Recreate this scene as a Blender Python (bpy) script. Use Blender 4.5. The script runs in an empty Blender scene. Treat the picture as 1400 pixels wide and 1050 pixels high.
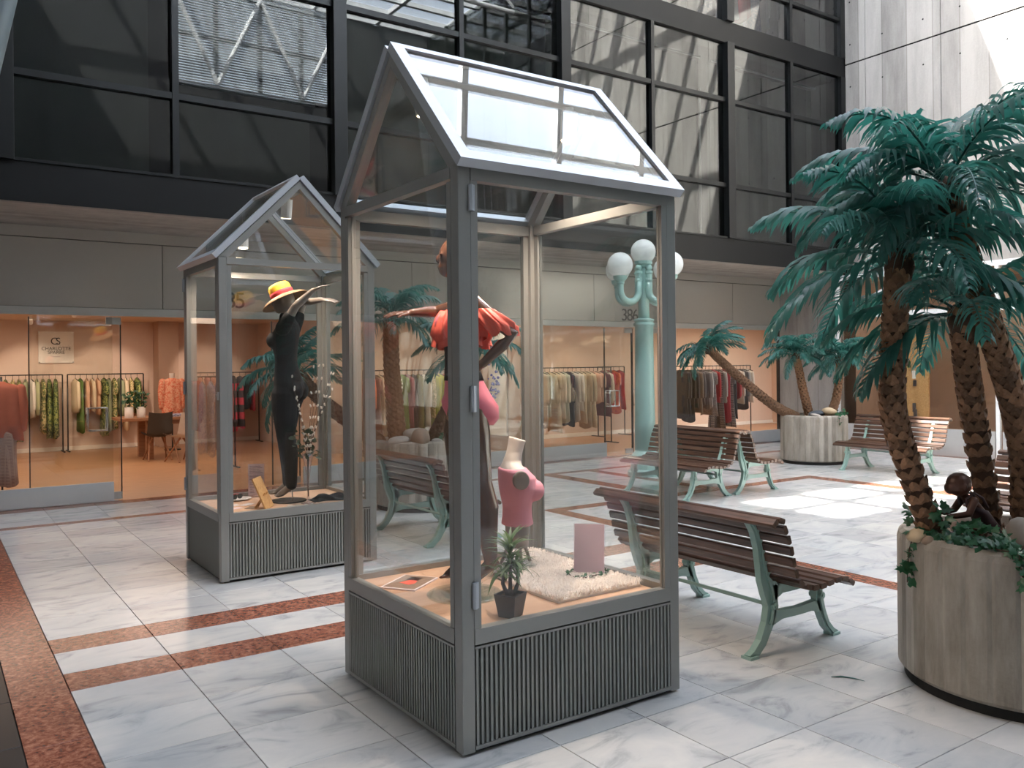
import bpy, math, random
import numpy as np
from mathutils import Vector, Matrix, Euler

random.seed(7)
S = bpy.context.scene
COL = S.collection
PI = math.pi

# ------------------------------------------------------------------ camera
CAM_H = 1.65
YAW = math.radians(55.50)          # heading of the view measured from world +X
ROLL = math.radians(-0.584)
FPX, CY = 1172.0, 497.6            # focal length and horizon row in a 1400x1050 frame
fw = Vector((math.cos(YAW), math.sin(YAW), 0.0004)).normalized()
rt = fw.cross(Vector((0, 0, 1))).normalized()
up = rt.cross(fw)
r2 = rt * math.cos(ROLL) + up * math.sin(ROLL)
u2 = -rt * math.sin(ROLL) + up * math.cos(ROLL)
cd = bpy.data.cameras.new('camera')
cd.sensor_width = 36.0
cd.lens = FPX / 1400 * 36.0
cd.shift_y = -(525 - CY) / 1400
cd.clip_start = 0.05
cam = bpy.data.objects.new('camera', cd)
COL.objects.link(cam)
M = Matrix((r2, u2, -fw)).transposed().to_4x4()
M.translation = (0, 0, CAM_H)
cam.matrix_world = M
S.camera = cam

def project(p):                    # used only to rank floor tiles by size in view
    q = Vector(p) - Vector((0, 0, CAM_H))
    d = q.dot(fw)
    if d < 0.2: return None
    return (700 + FPX * q.dot(r2) / d, CY - FPX * q.dot(u2) / d, d)

# ------------------------------------------------------------------ sky, sun, exposure
w = bpy.data.worlds.new('sky'); S.world = w; w.use_nodes = True
nt = w.node_tree
sky = nt.nodes.new('ShaderNodeTexSky'); sky.sky_type = 'NISHITA'
sky.sun_disc = False
sky.sun_elevation = math.radians(55); sky.sun_rotation = math.radians(300)
sky.air_density = 1.0; sky.dust_density = 2.0; sky.ozone_density = 1.0
bg = nt.nodes['Background']; bg.inputs[1].default_value = 1.9
dsat = nt.nodes.new('ShaderNodeHueSaturation'); dsat.inputs['Saturation'].default_value = 0.55
tint = nt.nodes.new('ShaderNodeMix'); tint.data_type = 'RGBA'; tint.blend_type = 'MULTIPLY'; tint.inputs[0].default_value = 1.0; tint.inputs[7].default_value = (1.0, 0.945, 0.865, 1)
nt.links.new(sky.outputs[0], dsat.inputs['Color']); nt.links.new(dsat.outputs[0], tint.inputs[6]); nt.links.new(tint.outputs[2], bg.inputs[0])

SUN_DIR = Vector((0.60, -0.344, -1.0)).normalized()
sl = bpy.data.lights.new('sun', 'SUN'); sl.energy = 32.0; sl.angle = math.radians(0.6); sl.color = (1.0, 0.95, 0.87)
so = bpy.data.objects.new('sun', sl); COL.objects.link(so)
so.rotation_euler = SUN_DIR.to_track_quat('-Z', 'Y').to_euler()
so.location = (4, 6, 20)

S.view_settings.view_transform = 'Standard'
S.view_settings.look = 'None'
S.view_settings.gamma = 1.0
S.view_settings.use_curve_mapping = False
S.view_settings.exposure = 0.40
S.cycles.transparent_max_bounces = 40
S.cycles.max_bounces = 10
S.cycles.diffuse_bounces = 5
S.cycles.glossy_bounces = 5
S.cycles.caustics_reflective = False
S.cycles.caustics_refractive = False
S.cycles.sample_clamp_indirect = 6.0

# ------------------------------------------------------------------ mesh builder
class MB:
    def __init__(s): s.v = []; s.f = []
    def add(s, vs, fs):
        o = len(s.v); s.v += [tuple(x) for x in vs]; s.f += [tuple(i + o for i in f) for f in fs]; return s
    def box(s, x0, x1, y0, y1, z0, z1):
        vs = [(x, y, z) for z in (z0, z1) for y in (y0, y1) for x in (x0, x1)]
        return s.add(vs, [(0, 2, 3, 1), (4, 5, 7, 6), (0, 1, 5, 4), (2, 6, 7, 3), (0, 4, 6, 2), (1, 3, 7, 5)])
    def cbox(s, x0, x1, y0, y1, z0, z1, c=0.004):      # box with chamfered top edge
        vs = [(x0, y0, z0), (x1, y0, z0), (x1, y1, z0), (x0, y1, z0), (x0, y0, z1 - c), (x1, y0, z1 - c), (x1, y1, z1 - c), (x0, y1, z1 - c),
              (x0 + c, y0 + c, z1), (x1 - c, y0 + c, z1), (x1 - c, y1 - c, z1), (x0 + c, y1 - c, z1)]
        fs = [(3, 2, 1, 0), (8, 9, 10, 11)]
        for k in range(4):
            j = (k + 1) % 4; fs += [(k, j, j + 4, k + 4), (k + 4, j + 4, j + 8, k + 8)]
        return s.add(vs, fs)
    def obox(s, c, ax, ay, az):                        # box from centre and three half-axis vectors
        c, ax, ay, az = map(Vector, (c, ax, ay, az))
        vs = [c + ax * i + ay * j + az * k for k in (-1, 1) for j in (-1, 1) for i in (-1, 1)]
        return s.add(vs, [(0, 2, 3, 1), (4, 5, 7, 6), (0, 1, 5, 4), (2, 6, 7, 3), (0, 4, 6, 2), (1, 3, 7, 5)])
    def bar(s, a, b, w, h, upv=(0, 0, 1)):             # rectangular bar between two points
        a, b = Vector(a), Vector(b); d = b - a
        u = d.normalized(); sv = u.cross(Vector(upv))
        if sv.length < 1e-4: sv = u.cross(Vector((1, 0, 0)))
        sv.normalize(); t = sv.cross(u)
        return s.obox((a + b) / 2, d / 2, sv * w / 2, t * h / 2)
    def tube(s, pts, rad, n=10, cap=True, flat=1.0):
        pts = [Vector(p) for p in pts]
        if not hasattr(rad, '__len__'): rad = [rad] * len(pts)
        o = len(s.v); ref = None; m = len(pts)
        for i, p in enumerate(pts):
            d = (pts[min(i + 1, m - 1)] - pts[max(i - 1, 0)]).normalized()
            if ref is None:
                ref = d.cross(Vector((0, 0, 1)))
                if ref.length < 0.05: ref = d.cross(Vector((1, 0, 0)))
            ref = (ref - d * ref.dot(d)).normalized(); q = d.cross(ref)
            for k in range(n):
                a = 2 * PI * k / n
                s.v.append(tuple(p + ref * math.cos(a) * rad[i] + q * math.sin(a) * rad[i] * flat))
        for i in range(m - 1):
            for k in range(n):
                j = (k + 1) % n
                s.f.append((o + i * n + k, o + i * n + j, o + (i + 1) * n + j, o + (i + 1) * n + k))
        if cap:
            s.f.append(tuple(o + k for k in range(n))[::-1]); s.f.append(tuple(o + (m - 1) * n + k for k in range(n)))
        return s
    def limb(s, pts, rad, n=12):                       # tube with rounded ends
        pts = [Vector(p) for p in pts]; rad = list(rad)
        a = (pts[0] - pts[1]).normalized(); b = (pts[-1] - pts[-2]).normalized()
        P = [pts[0] + a * rad[0] * 0.9, pts[0] + a * rad[0] * 0.6] + pts + [pts[-1] + b * rad[-1] * 0.6, pts[-1] + b * rad[-1] * 0.9]
        R = [rad[0] * 0.35, rad[0] * 0.8] + rad + [rad[-1] * 0.8, rad[-1] * 0.35]
        return s.tube(P, R, n)
    def loft(s, rings, n=18, cap=True):                # rings: (centre, half-vector a, half-vector b)
        o = len(s.v); m = len(rings)
        for c, a, b in rings:
            c, a, b = Vector(c), Vector(a), Vector(b)
            for k in range(n):
                t = 2 * PI * k / n
                s.v.append(tuple(c + a * math.cos(t) + b * math.sin(t)))
        for i in range(m - 1):
            for k in range(n):
                j = (k + 1) % n
                s.f.append((o + i * n + k, o + i * n + j, o + (i + 1) * n + j, o + (i + 1) * n + k))
        if cap:
            s.f.append(tuple(o + k for k in range(n))[::-1]); s.f.append(tuple(o + (m - 1) * n + k for k in range(n)))
        return s
    def lathe(s, prof, n=24, c=(0, 0, 0), cap=True):
        return s.loft([((c[0], c[1], c[2] + z), (r, 0, 0), (0, r, 0)) for r, z in prof], n, cap)
    def ball(s, c, rx, ry=None, rz=None, n=16, m=9, mat=None):
        ry = ry or rx; rz = rz or rx
        vs = []; fs = []
        for i in range(m + 1):
            a = -PI / 2 + PI * i / m
            if i in (0, m): vs.append(Vector((0, 0, math.sin(a) * rz))); continue
            for k in range(n):
                t = 2 * PI * k / n
                vs.append(Vector((math.cos(a) * math.cos(t) * rx, math.cos(a) * math.sin(t) * ry, math.sin(a) * rz)))
        idx = lambda i, k: 0 if i == 0 else (1 + (m - 1) * n if i == m else 1 + (i - 1) * n + k % n)
        for i in range(m):
            for k in range(n):
                q = [idx(i, k), idx(i, k + 1), idx(i + 1, k + 1), idx(i + 1, k)]
                q = list(dict.fromkeys(q)); fs.append(tuple(q))
        if mat is not None: vs = [mat @ v for v in vs]
        return s.add([v + Vector(c) for v in vs], fs)
    def prism(s, pts, y0, y1, axis='y'):               # polygon in x,z extruded along y
        n = len(pts)
        vs = [(x, y0, z) for x, z in pts] + [(x, y1, z) for x, z in pts]
        fs = [tuple(range(n)), tuple(range(2 * n - 1, n - 1, -1))]
        for k in range(n):
            j = (k + 1) % n; fs.append((k, k + n, j + n, j))
        return s.add(vs, fs)
    def ribbon(s, path, y0, y1):                       # path of (x, z, width) in the xz plane, extruded along y
        L = []; R = []
        m = len(path)
        for i, (x, z, wd) in enumerate(path):
            a = path[max(i - 1, 0)]; b = path[min(i + 1, m - 1)]
            d = Vector((b[0] - a[0], b[1] - a[1])).normalized(); nn = Vector((-d.y, d.x))
            L.append((x + nn.x * wd / 2, z + nn.y * wd / 2)); R.append((x - nn.x * wd / 2, z - nn.y * wd / 2))
        o = len(s.v)
        for (l, r) in zip(L, R):
            s.v += [(l[0], y0, l[1]), (r[0], y0, r[1]), (r[0], y1, r[1]), (l[0], y1, l[1])]
        for i in range(m - 1):
            for k in range(4):
                j = (k + 1) % 4; s.f.append((o + i * 4 + k, o + i * 4 + j, o + (i + 1) * 4 + j, o + (i + 1) * 4 + k))
        s.f.append((o + 3, o + 2, o + 1, o)); e = o + (m - 1) * 4; s.f.append((e, e + 1, e + 2, e + 3))
        return s
    def quad(s, a, b, c, d): return s.add([a, b, c, d], [(0, 1, 2, 3)])
    def mesh(s, name, mat, smooth=False):
        me = bpy.data.meshes.new(name); me.from_pydata(s.v, [], s.f)
        if mat: me.materials.append(MAT[mat])
        if smooth: me.polygons.foreach_set('use_smooth', [True] * len(me.polygons))
        me.update(); return me

def fix_normals(me):
    import bmesh
    bm = bmesh.new(); bm.from_mesh(me); bmesh.ops.recalc_face_normals(bm, faces=bm.faces); bm.to_mesh(me); bm.free()

def link(name, data, parent=None, loc=None, rot=None, mtx=None, scale=None):
    o = bpy.data.objects.new(name, data); COL.objects.link(o)
    if parent is not None: o.parent = parent
    if loc is not None: o.location = loc
    if rot is not None: o.rotation_euler = rot
    if scale is not None: o.scale = scale
    if mtx is not None: o.matrix_local = mtx
    return o

def tag(o, label=None, cat=None, group=None, kind=None):
    if label: o['label'] = label
    if cat: o['category'] = cat
    if group: o['group'] = group
    if kind: o['kind'] = kind
    return o

def thing(name, label, cat, loc=(0, 0, 0), rz=0.0, group=None):
    o = link(name, None, loc=loc, rot=(0, 0, rz)); o.empty_display_size = 0.1
    return tag(o, label, cat, group)

def part(name, mb, mat, parent, smooth=False, fixn=False, loc=None, rot=None, kind=None):
    me = mb.mesh(name, mat, smooth)
    if fixn: fix_normals(me)
    o = link(name, me, parent, loc, rot)
    if kind: o['kind'] = kind
    return o

def struct(name, mb, mat, parent=None, smooth=False):
    o = part(name, mb, mat, parent, smooth)
    if parent is None: o['kind'] = 'structure'
    return o

def copy_tree(o, parent=None):
    c = o.copy(); COL.objects.link(c); c.parent = parent
    for ch in list(o.children): copy_tree(ch, c)
    return c

def auto(o, ang=35):
    md = o.modifiers.new('bevel', 'BEVEL'); md.width = 0.004; md.segments = 2; md.limit_method = 'ANGLE'; md.angle_limit = math.radians(ang)
    return o

# ------------------------------------------------------------------ materials
MAT = {}
def newmat(name):
    m = bpy.data.materials.new(name); m.use_nodes = True
    t = m.node_tree; b = t.nodes['Principled BSDF']; MAT[name] = m
    return m, t, b
def N(t, kind, **kw):
    n = t.nodes.new(kind)
    for k, v in kw.items():
        if k in n.inputs: n.inputs[k].default_value = v
        else: setattr(n, k, v)
    return n
def srgb(h):
    h = h.lstrip('#'); c = [int(h[i:i + 2], 16) / 255 for i in (0, 2, 4)]
    return tuple((x / 12.92 if x <= 0.04045 else ((x + 0.055) / 1.055) ** 2.4) for x in c) + (1.0,)
def plain(name, hexc, rough=0.5, metal=0.0, var=0.08, scale=14.0, bump=0.0, spec=0.5, coat=0.0, rnd=0.0):
    m, t, b = newmat(name)
    b.inputs['Roughness'].default_value = rough; b.inputs['Metallic'].default_value = metal
    b.inputs['Specular IOR Level'].default_value = spec
    if coat: b.inputs['Coat Weight'].default_value = coat; b.inputs['Coat Roughness'].default_value = 0.1
    c = srgb(hexc)
    tc = N(t, 'ShaderNodeTexCoord'); no = N(t, 'ShaderNodeTexNoise', Scale=scale, Detail=4.0)
    t.links.new(tc.outputs['Object'], no.inputs['Vector'])
    mx = N(t, 'ShaderNodeMix', data_type='RGBA')
    mx.inputs[6].default_value = tuple(x * (1 - var) for x in c[:3]) + (1,)
    mx.inputs[7].default_value = tuple(min(1, x * (1 + var)) for x in c[:3]) + (1,)
    t.links.new(no.outputs['Fac'], mx.inputs[0])
    out = mx.outputs[2]
    if rnd:
        oi = N(t, 'ShaderNodeObjectInfo'); mr = N(t, 'ShaderNodeMapRange')
        mr.inputs[3].default_value = 1 - rnd; mr.inputs[4].default_value = 1 + rnd
        t.links.new(oi.outputs['Random'], mr.inputs[0])
        hs = N(t, 'ShaderNodeHueSaturation'); t.links.new(out, hs.inputs['Color']); t.links.new(mr.outputs[0], hs.inputs['Value']); out = hs.outputs[0]
    t.links.new(out, b.inputs['Base Color'])
    if bump:
        bp = N(t, 'ShaderNodeBump', Strength=bump, Distance=0.02); t.links.new(no.outputs['Fac'], bp.inputs['Height']); t.links.new(bp.outputs[0], b.inputs['Normal'])
    return m

def glass(name, tint, ior=1.5, rough=0.0, boost=0.0, refl=(1, 1, 1, 1)):
    m, t, b = newmat(name); t.nodes.remove(b)
    tr = N(t, 'ShaderNodeBsdfTransparent'); tr.inputs[0].default_value = tuple(tint) + (1,)
    gl = N(t, 'ShaderNodeBsdfGlossy'); gl.inputs['Roughness'].default_value = rough; gl.inputs[0].default_value = refl
    fr = N(t, 'ShaderNodeFresnel', IOR=ior)
    # both faces of a thin pane reflect like air-to-glass
    ge = N(t, 'ShaderNodeNewGeometry'); mi = N(t, 'ShaderNodeMapRange'); mi.inputs[3].default_value = ior; mi.inputs[4].default_value = 1.0 / ior
    t.links.new(ge.outputs['Backfacing'], mi.inputs[0]); t.links.new(mi.outputs[0], fr.inputs['IOR'])
    ma = N(t, 'ShaderNodeMath', operation='ADD', use_clamp=True); ma.inputs[1].default_value = boost
    t.links.new(fr.outputs[0], ma.inputs[0])
    mx = N(t, 'ShaderNodeMixShader'); t.links.new(ma.outputs[0], mx.inputs[0]); t.links.new(tr.outputs[0], mx.inputs[1]); t.links.new(gl.outputs[0], mx.inputs[2])
    t.links.new(mx.outputs[0], t.nodes['Material Output'].inputs[0])
    return m

def emit(name, col, st):
    m, t, b = newmat(name)
    b.inputs['Base Color'].default_value = (*col, 1); b.inputs['Emission Color'].default_value = (*col, 1); b.inputs['Emission Strength'].default_value = st
    return m

def marble():
    m, t, b = newmat('marble')
    tc = N(t, 'ShaderNodeTexCoord'); oi = N(t, 'ShaderNodeObjectInfo')
    geo = N(t, 'ShaderNodeNewGeometry')
    mu = N(t, 'ShaderNodeVectorMath', operation='SCALE'); mu.inputs['Scale'].default_value = 37.0
    cb = N(t, 'ShaderNodeCombineXYZ'); t.links.new(oi.outputs['Random'], cb.inputs[0]); t.links.new(oi.outputs['Random'], cb.inputs[2])
    t.links.new(cb.outputs[0], mu.inputs[0])
    ad = N(t, 'ShaderNodeVectorMath', operation='ADD'); t.links.new(geo.outputs['Position'], ad.inputs[0]); t.links.new(mu.outputs[0], ad.inputs[1])
    mp = N(t, 'ShaderNodeMapping'); mp.inputs['Scale'].default_value = (1.0, 2.0, 1.0); mp.inputs['Rotation'].default_value = (0, 0, 0.35)
    t.links.new(ad.outputs[0], mp.inputs[0])
    n1 = N(t, 'ShaderNodeTexNoise', Scale=2.2, Detail=8.0, Roughness=0.6, Distortion=1.6); t.links.new(mp.outputs[0], n1.inputs['Vector'])
    n2 = N(t, 'ShaderNodeTexNoise', Scale=1.4, Detail=3.0); t.links.new(ad.outputs[0], n2.inputs['Vector'])
    vein = N(t, 'ShaderNodeValToRGB'); e = vein.color_ramp.elements
    e[0].position = 0.28; e[0].color = srgb('#a6a8aa'); e[1].position = 0.47; e[1].color = srgb('#d2d3d3')
    x = vein.color_ramp.elements.new(0.40); x.color = srgb('#c6c8c9')
    x = vein.color_ramp.elements.new(0.75); x.color = srgb('#dfdedb')
    t.links.new(n1.outputs['Fac'], vein.inputs[0])
    ov = N(t, 'ShaderNodeMix', data_type='RGBA', blend_type='MULTIPLY'); ov.inputs[0].default_value = 0.5
    cr = N(t, 'ShaderNodeValToRGB'); cr.color_ramp.elements[0].position = 0.35; cr.color_ramp.elements[0].color = srgb('#cfd1d4'); cr.color_ramp.elements[1].position = 0.7; cr.color_ramp.elements[1].color = srgb('#f6f1ea')
    t.links.new(n2.outputs['Fac'], cr.inputs[0]); t.links.new(vein.outputs[0], ov.inputs[6]); t.links.new(cr.outputs[0], ov.inputs[7])
    hs = N(t, 'ShaderNodeHueSaturation'); mr = N(t, 'ShaderNodeMapRange'); mr.inputs[3].default_value = 0.84; mr.inputs[4].default_value = 1.0
    t.links.new(oi.outputs['Random'], mr.inputs[0]); t.links.new(mr.outputs[0], hs.inputs['Value']); t.links.new(ov.outputs[2], hs.inputs['Color'])
    t.links.new(hs.outputs[0], b.inputs['Base Color'])
    b.inputs['Roughness'].default_value = 0.16; b.inputs['Specular IOR Level'].default_value = 0.5
marble()

def granite():
    m, t, b = newmat('red_granite')
    geo = N(t, 'ShaderNodeNewGeometry')
    n1 = N(t, 'ShaderNodeTexNoise', Scale=38.0, Detail=6.0, Roughness=0.7, Distortion=0.8); t.links.new(geo.outputs['Position'], n1.inputs['Vector'])
    n2 = N(t, 'ShaderNodeTexVoronoi', Scale=30.0); t.links.new(geo.outputs['Position'], n2.inputs['Vector'])
    cr = N(t, 'ShaderNodeValToRGB'); e = cr.color_ramp.elements
    e[0].position = 0.30; e[0].color = srgb('#472a22'); e[1].position = 0.72; e[1].color = srgb('#a4735e')
    x = e.new(0.5); x.color = srgb('#804c3b')
    ad = N(t, 'ShaderNodeMath', operation='MULTIPLY_ADD'); ad.inputs[1].default_value = 0.25; t.links.new(n2.outputs['Distance'], ad.inputs[0]); t.links.new(n1.outputs['Fac'], ad.inputs[2])
    sb = N(t, 'ShaderNodeMath', operation='SUBTRACT'); sb.inputs[1].default_value = 0.1; t.links.new(ad.outputs[0], sb.inputs[0])
    t.links.new(sb.outputs[0], cr.inputs[0]); t.links.new(cr.outputs[0], b.inputs['Base Color'])
    b.inputs['Roughness'].default_value = 0.17
granite()

def concrete(name, c0, c1, board_axis='y', board=0.48, rough=0.85, strength=0.35):
    """board-marked concrete: vertical formwork boards of slightly different tone with a fine ridge between them"""
    m, t, b = newmat(name)
    geo = N(t, 'ShaderNodeNewGeometry'); sp = N(t, 'ShaderNodeSeparateXYZ'); t.links.new(geo.outputs['Position'], sp.inputs[0])
    mp = N(t, 'ShaderNodeMapping'); mp.inputs['Scale'].default_value = (3.0, 3.0, 0.5); t.links.new(geo.outputs['Position'], mp.inputs[0])
    n1 = N(t, 'ShaderNodeTexNoise', Scale=1.2, Detail=8.0, Roughness=0.65); t.links.new(mp.outputs[0], n1.inputs['Vector'])
    n2 = N(t, 'ShaderNodeTexNoise', Scale=30.0, Detail=3.0); t.links.new(geo.outputs['Position'], n2.inputs['Vector'])
    k = {'x': 0, 'y': 1, 'z': 2}.get(board_axis, 1)
    dv = N(t, 'ShaderNodeMath', operation='DIVIDE'); dv.inputs[1].default_value = board; t.links.new(sp.outputs[k], dv.inputs[0])
    fl = N(t, 'ShaderNodeMath', operation='FLOOR'); t.links.new(dv.outputs[0], fl.inputs[0])
    wn = N(t, 'ShaderNodeTexWhiteNoise', noise_dimensions='1D'); t.links.new(fl.outputs[0], wn.inputs['W'])
    fr = N(t, 'ShaderNodeMath', operation='FRACT'); t.links.new(dv.outputs[0], fr.inputs[0])
    pp = N(t, 'ShaderNodeMath', operation='PINGPONG'); pp.inputs[1].default_value = 0.5; t.links.new(fr.outputs[0], pp.inputs[0])
    ln = N(t, 'ShaderNodeMath', operation='GREATER_THAN'); ln.inputs[1].default_value = 0.02; t.links.new(pp.outputs[0], ln.inputs[0])
    s1 = N(t, 'ShaderNodeMath', operation='MULTIPLY_ADD'); s1.inputs[1].default_value = 0.35; t.links.new(wn.outputs[0], s1.inputs[0]); t.links.new(n1.outputs['Fac'], s1.inputs[2])
    s2 = N(t, 'ShaderNodeMath', operation='MULTIPLY_ADD'); s2.inputs[1].default_value = 0.12; t.links.new(n2.outputs['Fac'], s2.inputs[0]); t.links.new(s1.outputs[0], s2.inputs[2])
    cr = N(t, 'ShaderNodeValToRGB'); cr.color_ramp.elements[0].position = 0.42; cr.color_ramp.elements[0].color = srgb(c0); cr.color_ramp.elements[1].position = 0.95; cr.color_ramp.elements[1].color = srgb(c1)
    t.links.new(s2.outputs[0], cr.inputs[0])
    mx = N(t, 'ShaderNodeMix', data_type='RGBA', blend_type='MULTIPLY'); mx.inputs[7].default_value = (0.74, 0.73, 0.72, 1)
    iv = N(t, 'ShaderNodeMath', operation='SUBTRACT'); iv.inputs[0].default_value = 1.0; t.links.new(ln.outputs[0], iv.inputs[1])
    t.links.new(iv.outputs[0], mx.inputs[0]); t.links.new(cr.outputs[0], mx.inputs[6]); t.links.new(mx.outputs[2], b.inputs['Base Color'])
    bp = N(t, 'ShaderNodeBump', Strength=strength, Distance=0.01)
    ah = N(t, 'ShaderNodeMath', operation='MULTIPLY_ADD'); ah.inputs[1].default_value = 0.8; t.links.new(ln.outputs[0], ah.inputs[0]); t.links.new(n2.outputs['Fac'], ah.inputs[2])
    t.links.new(ah.outputs[0], bp.inputs['Height']); t.links.new(bp.outputs[0], b.inputs['Normal'])
    b.inputs['Roughness'].default_value = rough
concrete('concrete_wall', '#8f8b87', '#bdb9b4', 'y', 0.485)
concrete('concrete_far', '#a5a19c', '#cbc7c1', 'x', 0.485)
concrete('concrete_soffit', '#8f8a84', '#b3ada6', 'y', 0.12, strength=0.2)

def planter_concrete():
    m, t, b = newmat('planter_concrete')
    tc = N(t, 'ShaderNodeTexCoord'); sp = N(t, 'ShaderNodeSeparateXYZ'); t.links.new(tc.outputs['Object'], sp.inputs[0])
    n1 = N(t, 'ShaderNodeTexNoise', Scale=5.0, Detail=8.0, Roughness=0.65); mp = N(t, 'ShaderNodeMapping'); mp.inputs['Scale'].default_value = (2.0, 2.0, 0.5)
    t.links.new(tc.outputs['Object'], mp.inputs[0]); t.links.new(mp.outputs[0], n1.inputs['Vector'])
    at = N(t, 'ShaderNodeMath', operation='ARCTAN2'); t.links.new(sp.outputs[1], at.inputs[0]); t.links.new(sp.outputs[0], at.inputs[1])
    mu = N(t, 'ShaderNodeMath', operation='MULTIPLY'); mu.inputs[1].default_value = 48 / (2 * PI); t.links.new(at.outputs[0], mu.inputs[0])
    fl = N(t, 'ShaderNodeMath', operation='FLOOR'); t.links.new(mu.outputs[0], fl.inputs[0])
    wn = N(t, 'ShaderNodeTexWhiteNoise', noise_dimensions='1D'); t.links.new(fl.outputs[0], wn.inputs['W'])
    s1 = N(t, 'ShaderNodeMath', operation='MULTIPLY_ADD'); s1.inputs[1].default_value = 0.35; t.links.new(wn.outputs[0], s1.inputs[0]); t.links.new(n1.outputs['Fac'], s1.inputs[2])
    cr = N(t, 'ShaderNodeValToRGB'); cr.color_ramp.elements[0].position = 0.35; cr.color_ramp.elements[0].color = srgb('#7d756b'); cr.color_ramp.elements[1].position = 0.95; cr.color_ramp.elements[1].color = srgb('#b9b0a4')
    t.links.new(s1.outputs[0], cr.inputs[0]); t.links.new(cr.outputs[0], b.inputs['Base Color']); b.inputs['Roughness'].default_value = 0.85
    n2 = N(t, 'ShaderNodeTexNoise', Scale=60.0, Detail=3.0); t.links.new(tc.outputs['Object'], n2.inputs['Vector'])
    bp = N(t, 'ShaderNodeBump', Strength=0.25, Distance=0.01); t.links.new(n2.outputs['Fac'], bp.inputs['Height']); t.links.new(bp.outputs[0], b.inputs['Normal'])
planter_concrete()

def wood(name, a, bcol, rough=0.45, scale=1.0, axis=(1, 12, 12), coat=0.0):
    m, t, b = newmat(name)
    tc = N(t, 'ShaderNodeTexCoord'); oi = N(t, 'ShaderNodeObjectInfo')
    mp = N(t, 'ShaderNodeMapping'); mp.inputs['Scale'].default_value = tuple(q * scale for q in axis)
    t.links.new(tc.outputs['Object'], mp.inputs[0])
    mu = N(t, 'ShaderNodeMath', operation='MULTIPLY'); mu.inputs[1].default_value = 50.0; t.links.new(oi.outputs['Random'], mu.inputs[0])
    cb = N(t, 'ShaderNodeCombineXYZ'); t.links.new(mu.outputs[0], cb.inputs[0]); t.links.new(mu.outputs[0], cb.inputs[1]); t.links.new(cb.outputs[0], mp.inputs['Location'])
    n1 = N(t, 'ShaderNodeTexNoise', Scale=3.0, Detail=6.0, Distortion=0.6); t.links.new(mp.outputs[0], n1.inputs['Vector'])
    cr = N(t, 'ShaderNodeValToRGB'); cr.color_ramp.elements[0].position = 0.3; cr.color_ramp.elements[0].color = srgb(a); cr.color_ramp.elements[1].position = 0.7; cr.color_ramp.elements[1].color = srgb(bcol)
    t.links.new(n1.outputs['Fac'], cr.inputs[0])
    hs = N(t, 'ShaderNodeHueSaturation'); mr = N(t, 'ShaderNodeMapRange'); mr.inputs[3].default_value = 0.85; mr.inputs[4].default_value = 1.15
    t.links.new(oi.outputs['Random'], mr.inputs[0]); t.links.new(mr.outputs[0], hs.inputs['Value']); t.links.new(cr.outputs[0], hs.inputs['Color'])
    t.links.new(hs.outputs[0], b.inputs['Base Color']); b.inputs['Roughness'].default_value = rough
    if coat: b.inputs['Coat Weight'].default_value = coat
wood('bench_wood', '#35231b', '#634636', 0.38, 1.0, (14, 1, 14), 0.3)
wood('shop_floor', '#a97f5c', '#bf9570', 0.35, 1.0, (1, 8, 1))
wood('table_wood', '#8a5f42', '#a97a58', 0.5, 1.0, (1, 10, 10))
wood('platform_wood', '#c99f80', '#d8b294', 0.4, 0.6, (1, 6, 1))
wood('pale_wood', '#b98a58', '#d2a873', 0.5, 2.0, (1, 8, 8))
wood('shop_plywood', '#b59c83', '#c6ad93', 0.6, 0.6, (8, 8, 1))

plain('case_metal', '#8d8e8b', 0.38, 0.2, 0.03)
plain('case_roof_metal', '#b9bfc6', 0.35, 0.3, 0.03)
plain('case_panel', '#5d605d', 0.55, 0.1, 0.03)
plain('case_rib', '#90938f', 0.42, 0.3, 0.03)
plain('black_metal', '#141617', 0.35, 0.2, 0.05)
plain('black_paint', '#0e0f10', 0.42, 0.0, 0.05, spec=0.3)
plain('dark_cladding', '#3b3c3d', 0.5)
plain('rubber', '#101010', 0.7)
plain('white_steel', '#e3e6e8', 0.35, 0.0, 0.03)
plain('strut_steel', '#7e909a', 0.4, 0.2, 0.05)
plain('black_floor', '#202224', 0.3, 0.0, 0.1)
plain('grout', '#56575a', 0.8)
plain('fascia', '#b4afa8', 0.22, 0.25, 0.02, spec=0.5)
plain('rail_grey', '#b3b2ae', 0.35, 0.3, 0.03)
plain('kick_grey', '#bdbebd', 0.4, 0.15, 0.03)
plain('shop_wall', '#dac2b0', 0.75, 0.0, 0.03)
plain('shop_wall_dark', '#b99f8c', 0.75, 0.0, 0.03)
plain('shop_ceiling', '#cdb59c', 0.8)
plain('sign_white', '#efe9df', 0.35)
plain('letter_black', '#1b1a19', 0.5)
plain('letter_grey', '#45443f', 0.4)
plain('bench_green', '#8aa79e', 0.38, 0.0, 0.1, 9.0, coat=0.3)
plain('lamp_green', '#9bbdb6', 0.33, 0.0, 0.05, 9.0, coat=0.3)
plain('chrome', '#c8cacc', 0.12, 1.0, 0.02)
plain('dark_steel', '#3a3a3a', 0.35, 0.7, 0.03)
plain('hanger_wood', '#2a2320', 0.5)
plain('hanger_pale', '#b08c66', 0.5)
plain('trunk', '#4a3527', 0.9, 0, 0.3, 30, 0.4)
plain('bark', '#7d5c43', 0.75, 0, 0.4, 40, 0.6, rnd=0.45)
plain('soil', '#5b4a3b', 0.95, 0, 0.3, 40, 0.6)
plain('stone_grey', '#a8a098', 0.75, 0, 0.15, 12, 0.15, rnd=0.15)
plain('stone_tan', '#c4ad8e', 0.7, 0, 0.15, 12, 0.15)
plain('stone_brown', '#8b7767', 0.7, 0, 0.2, 12, 0.15)
plain('stone_slate', '#4f5359', 0.6, 0, 0.2, 12, 0.2)
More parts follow.
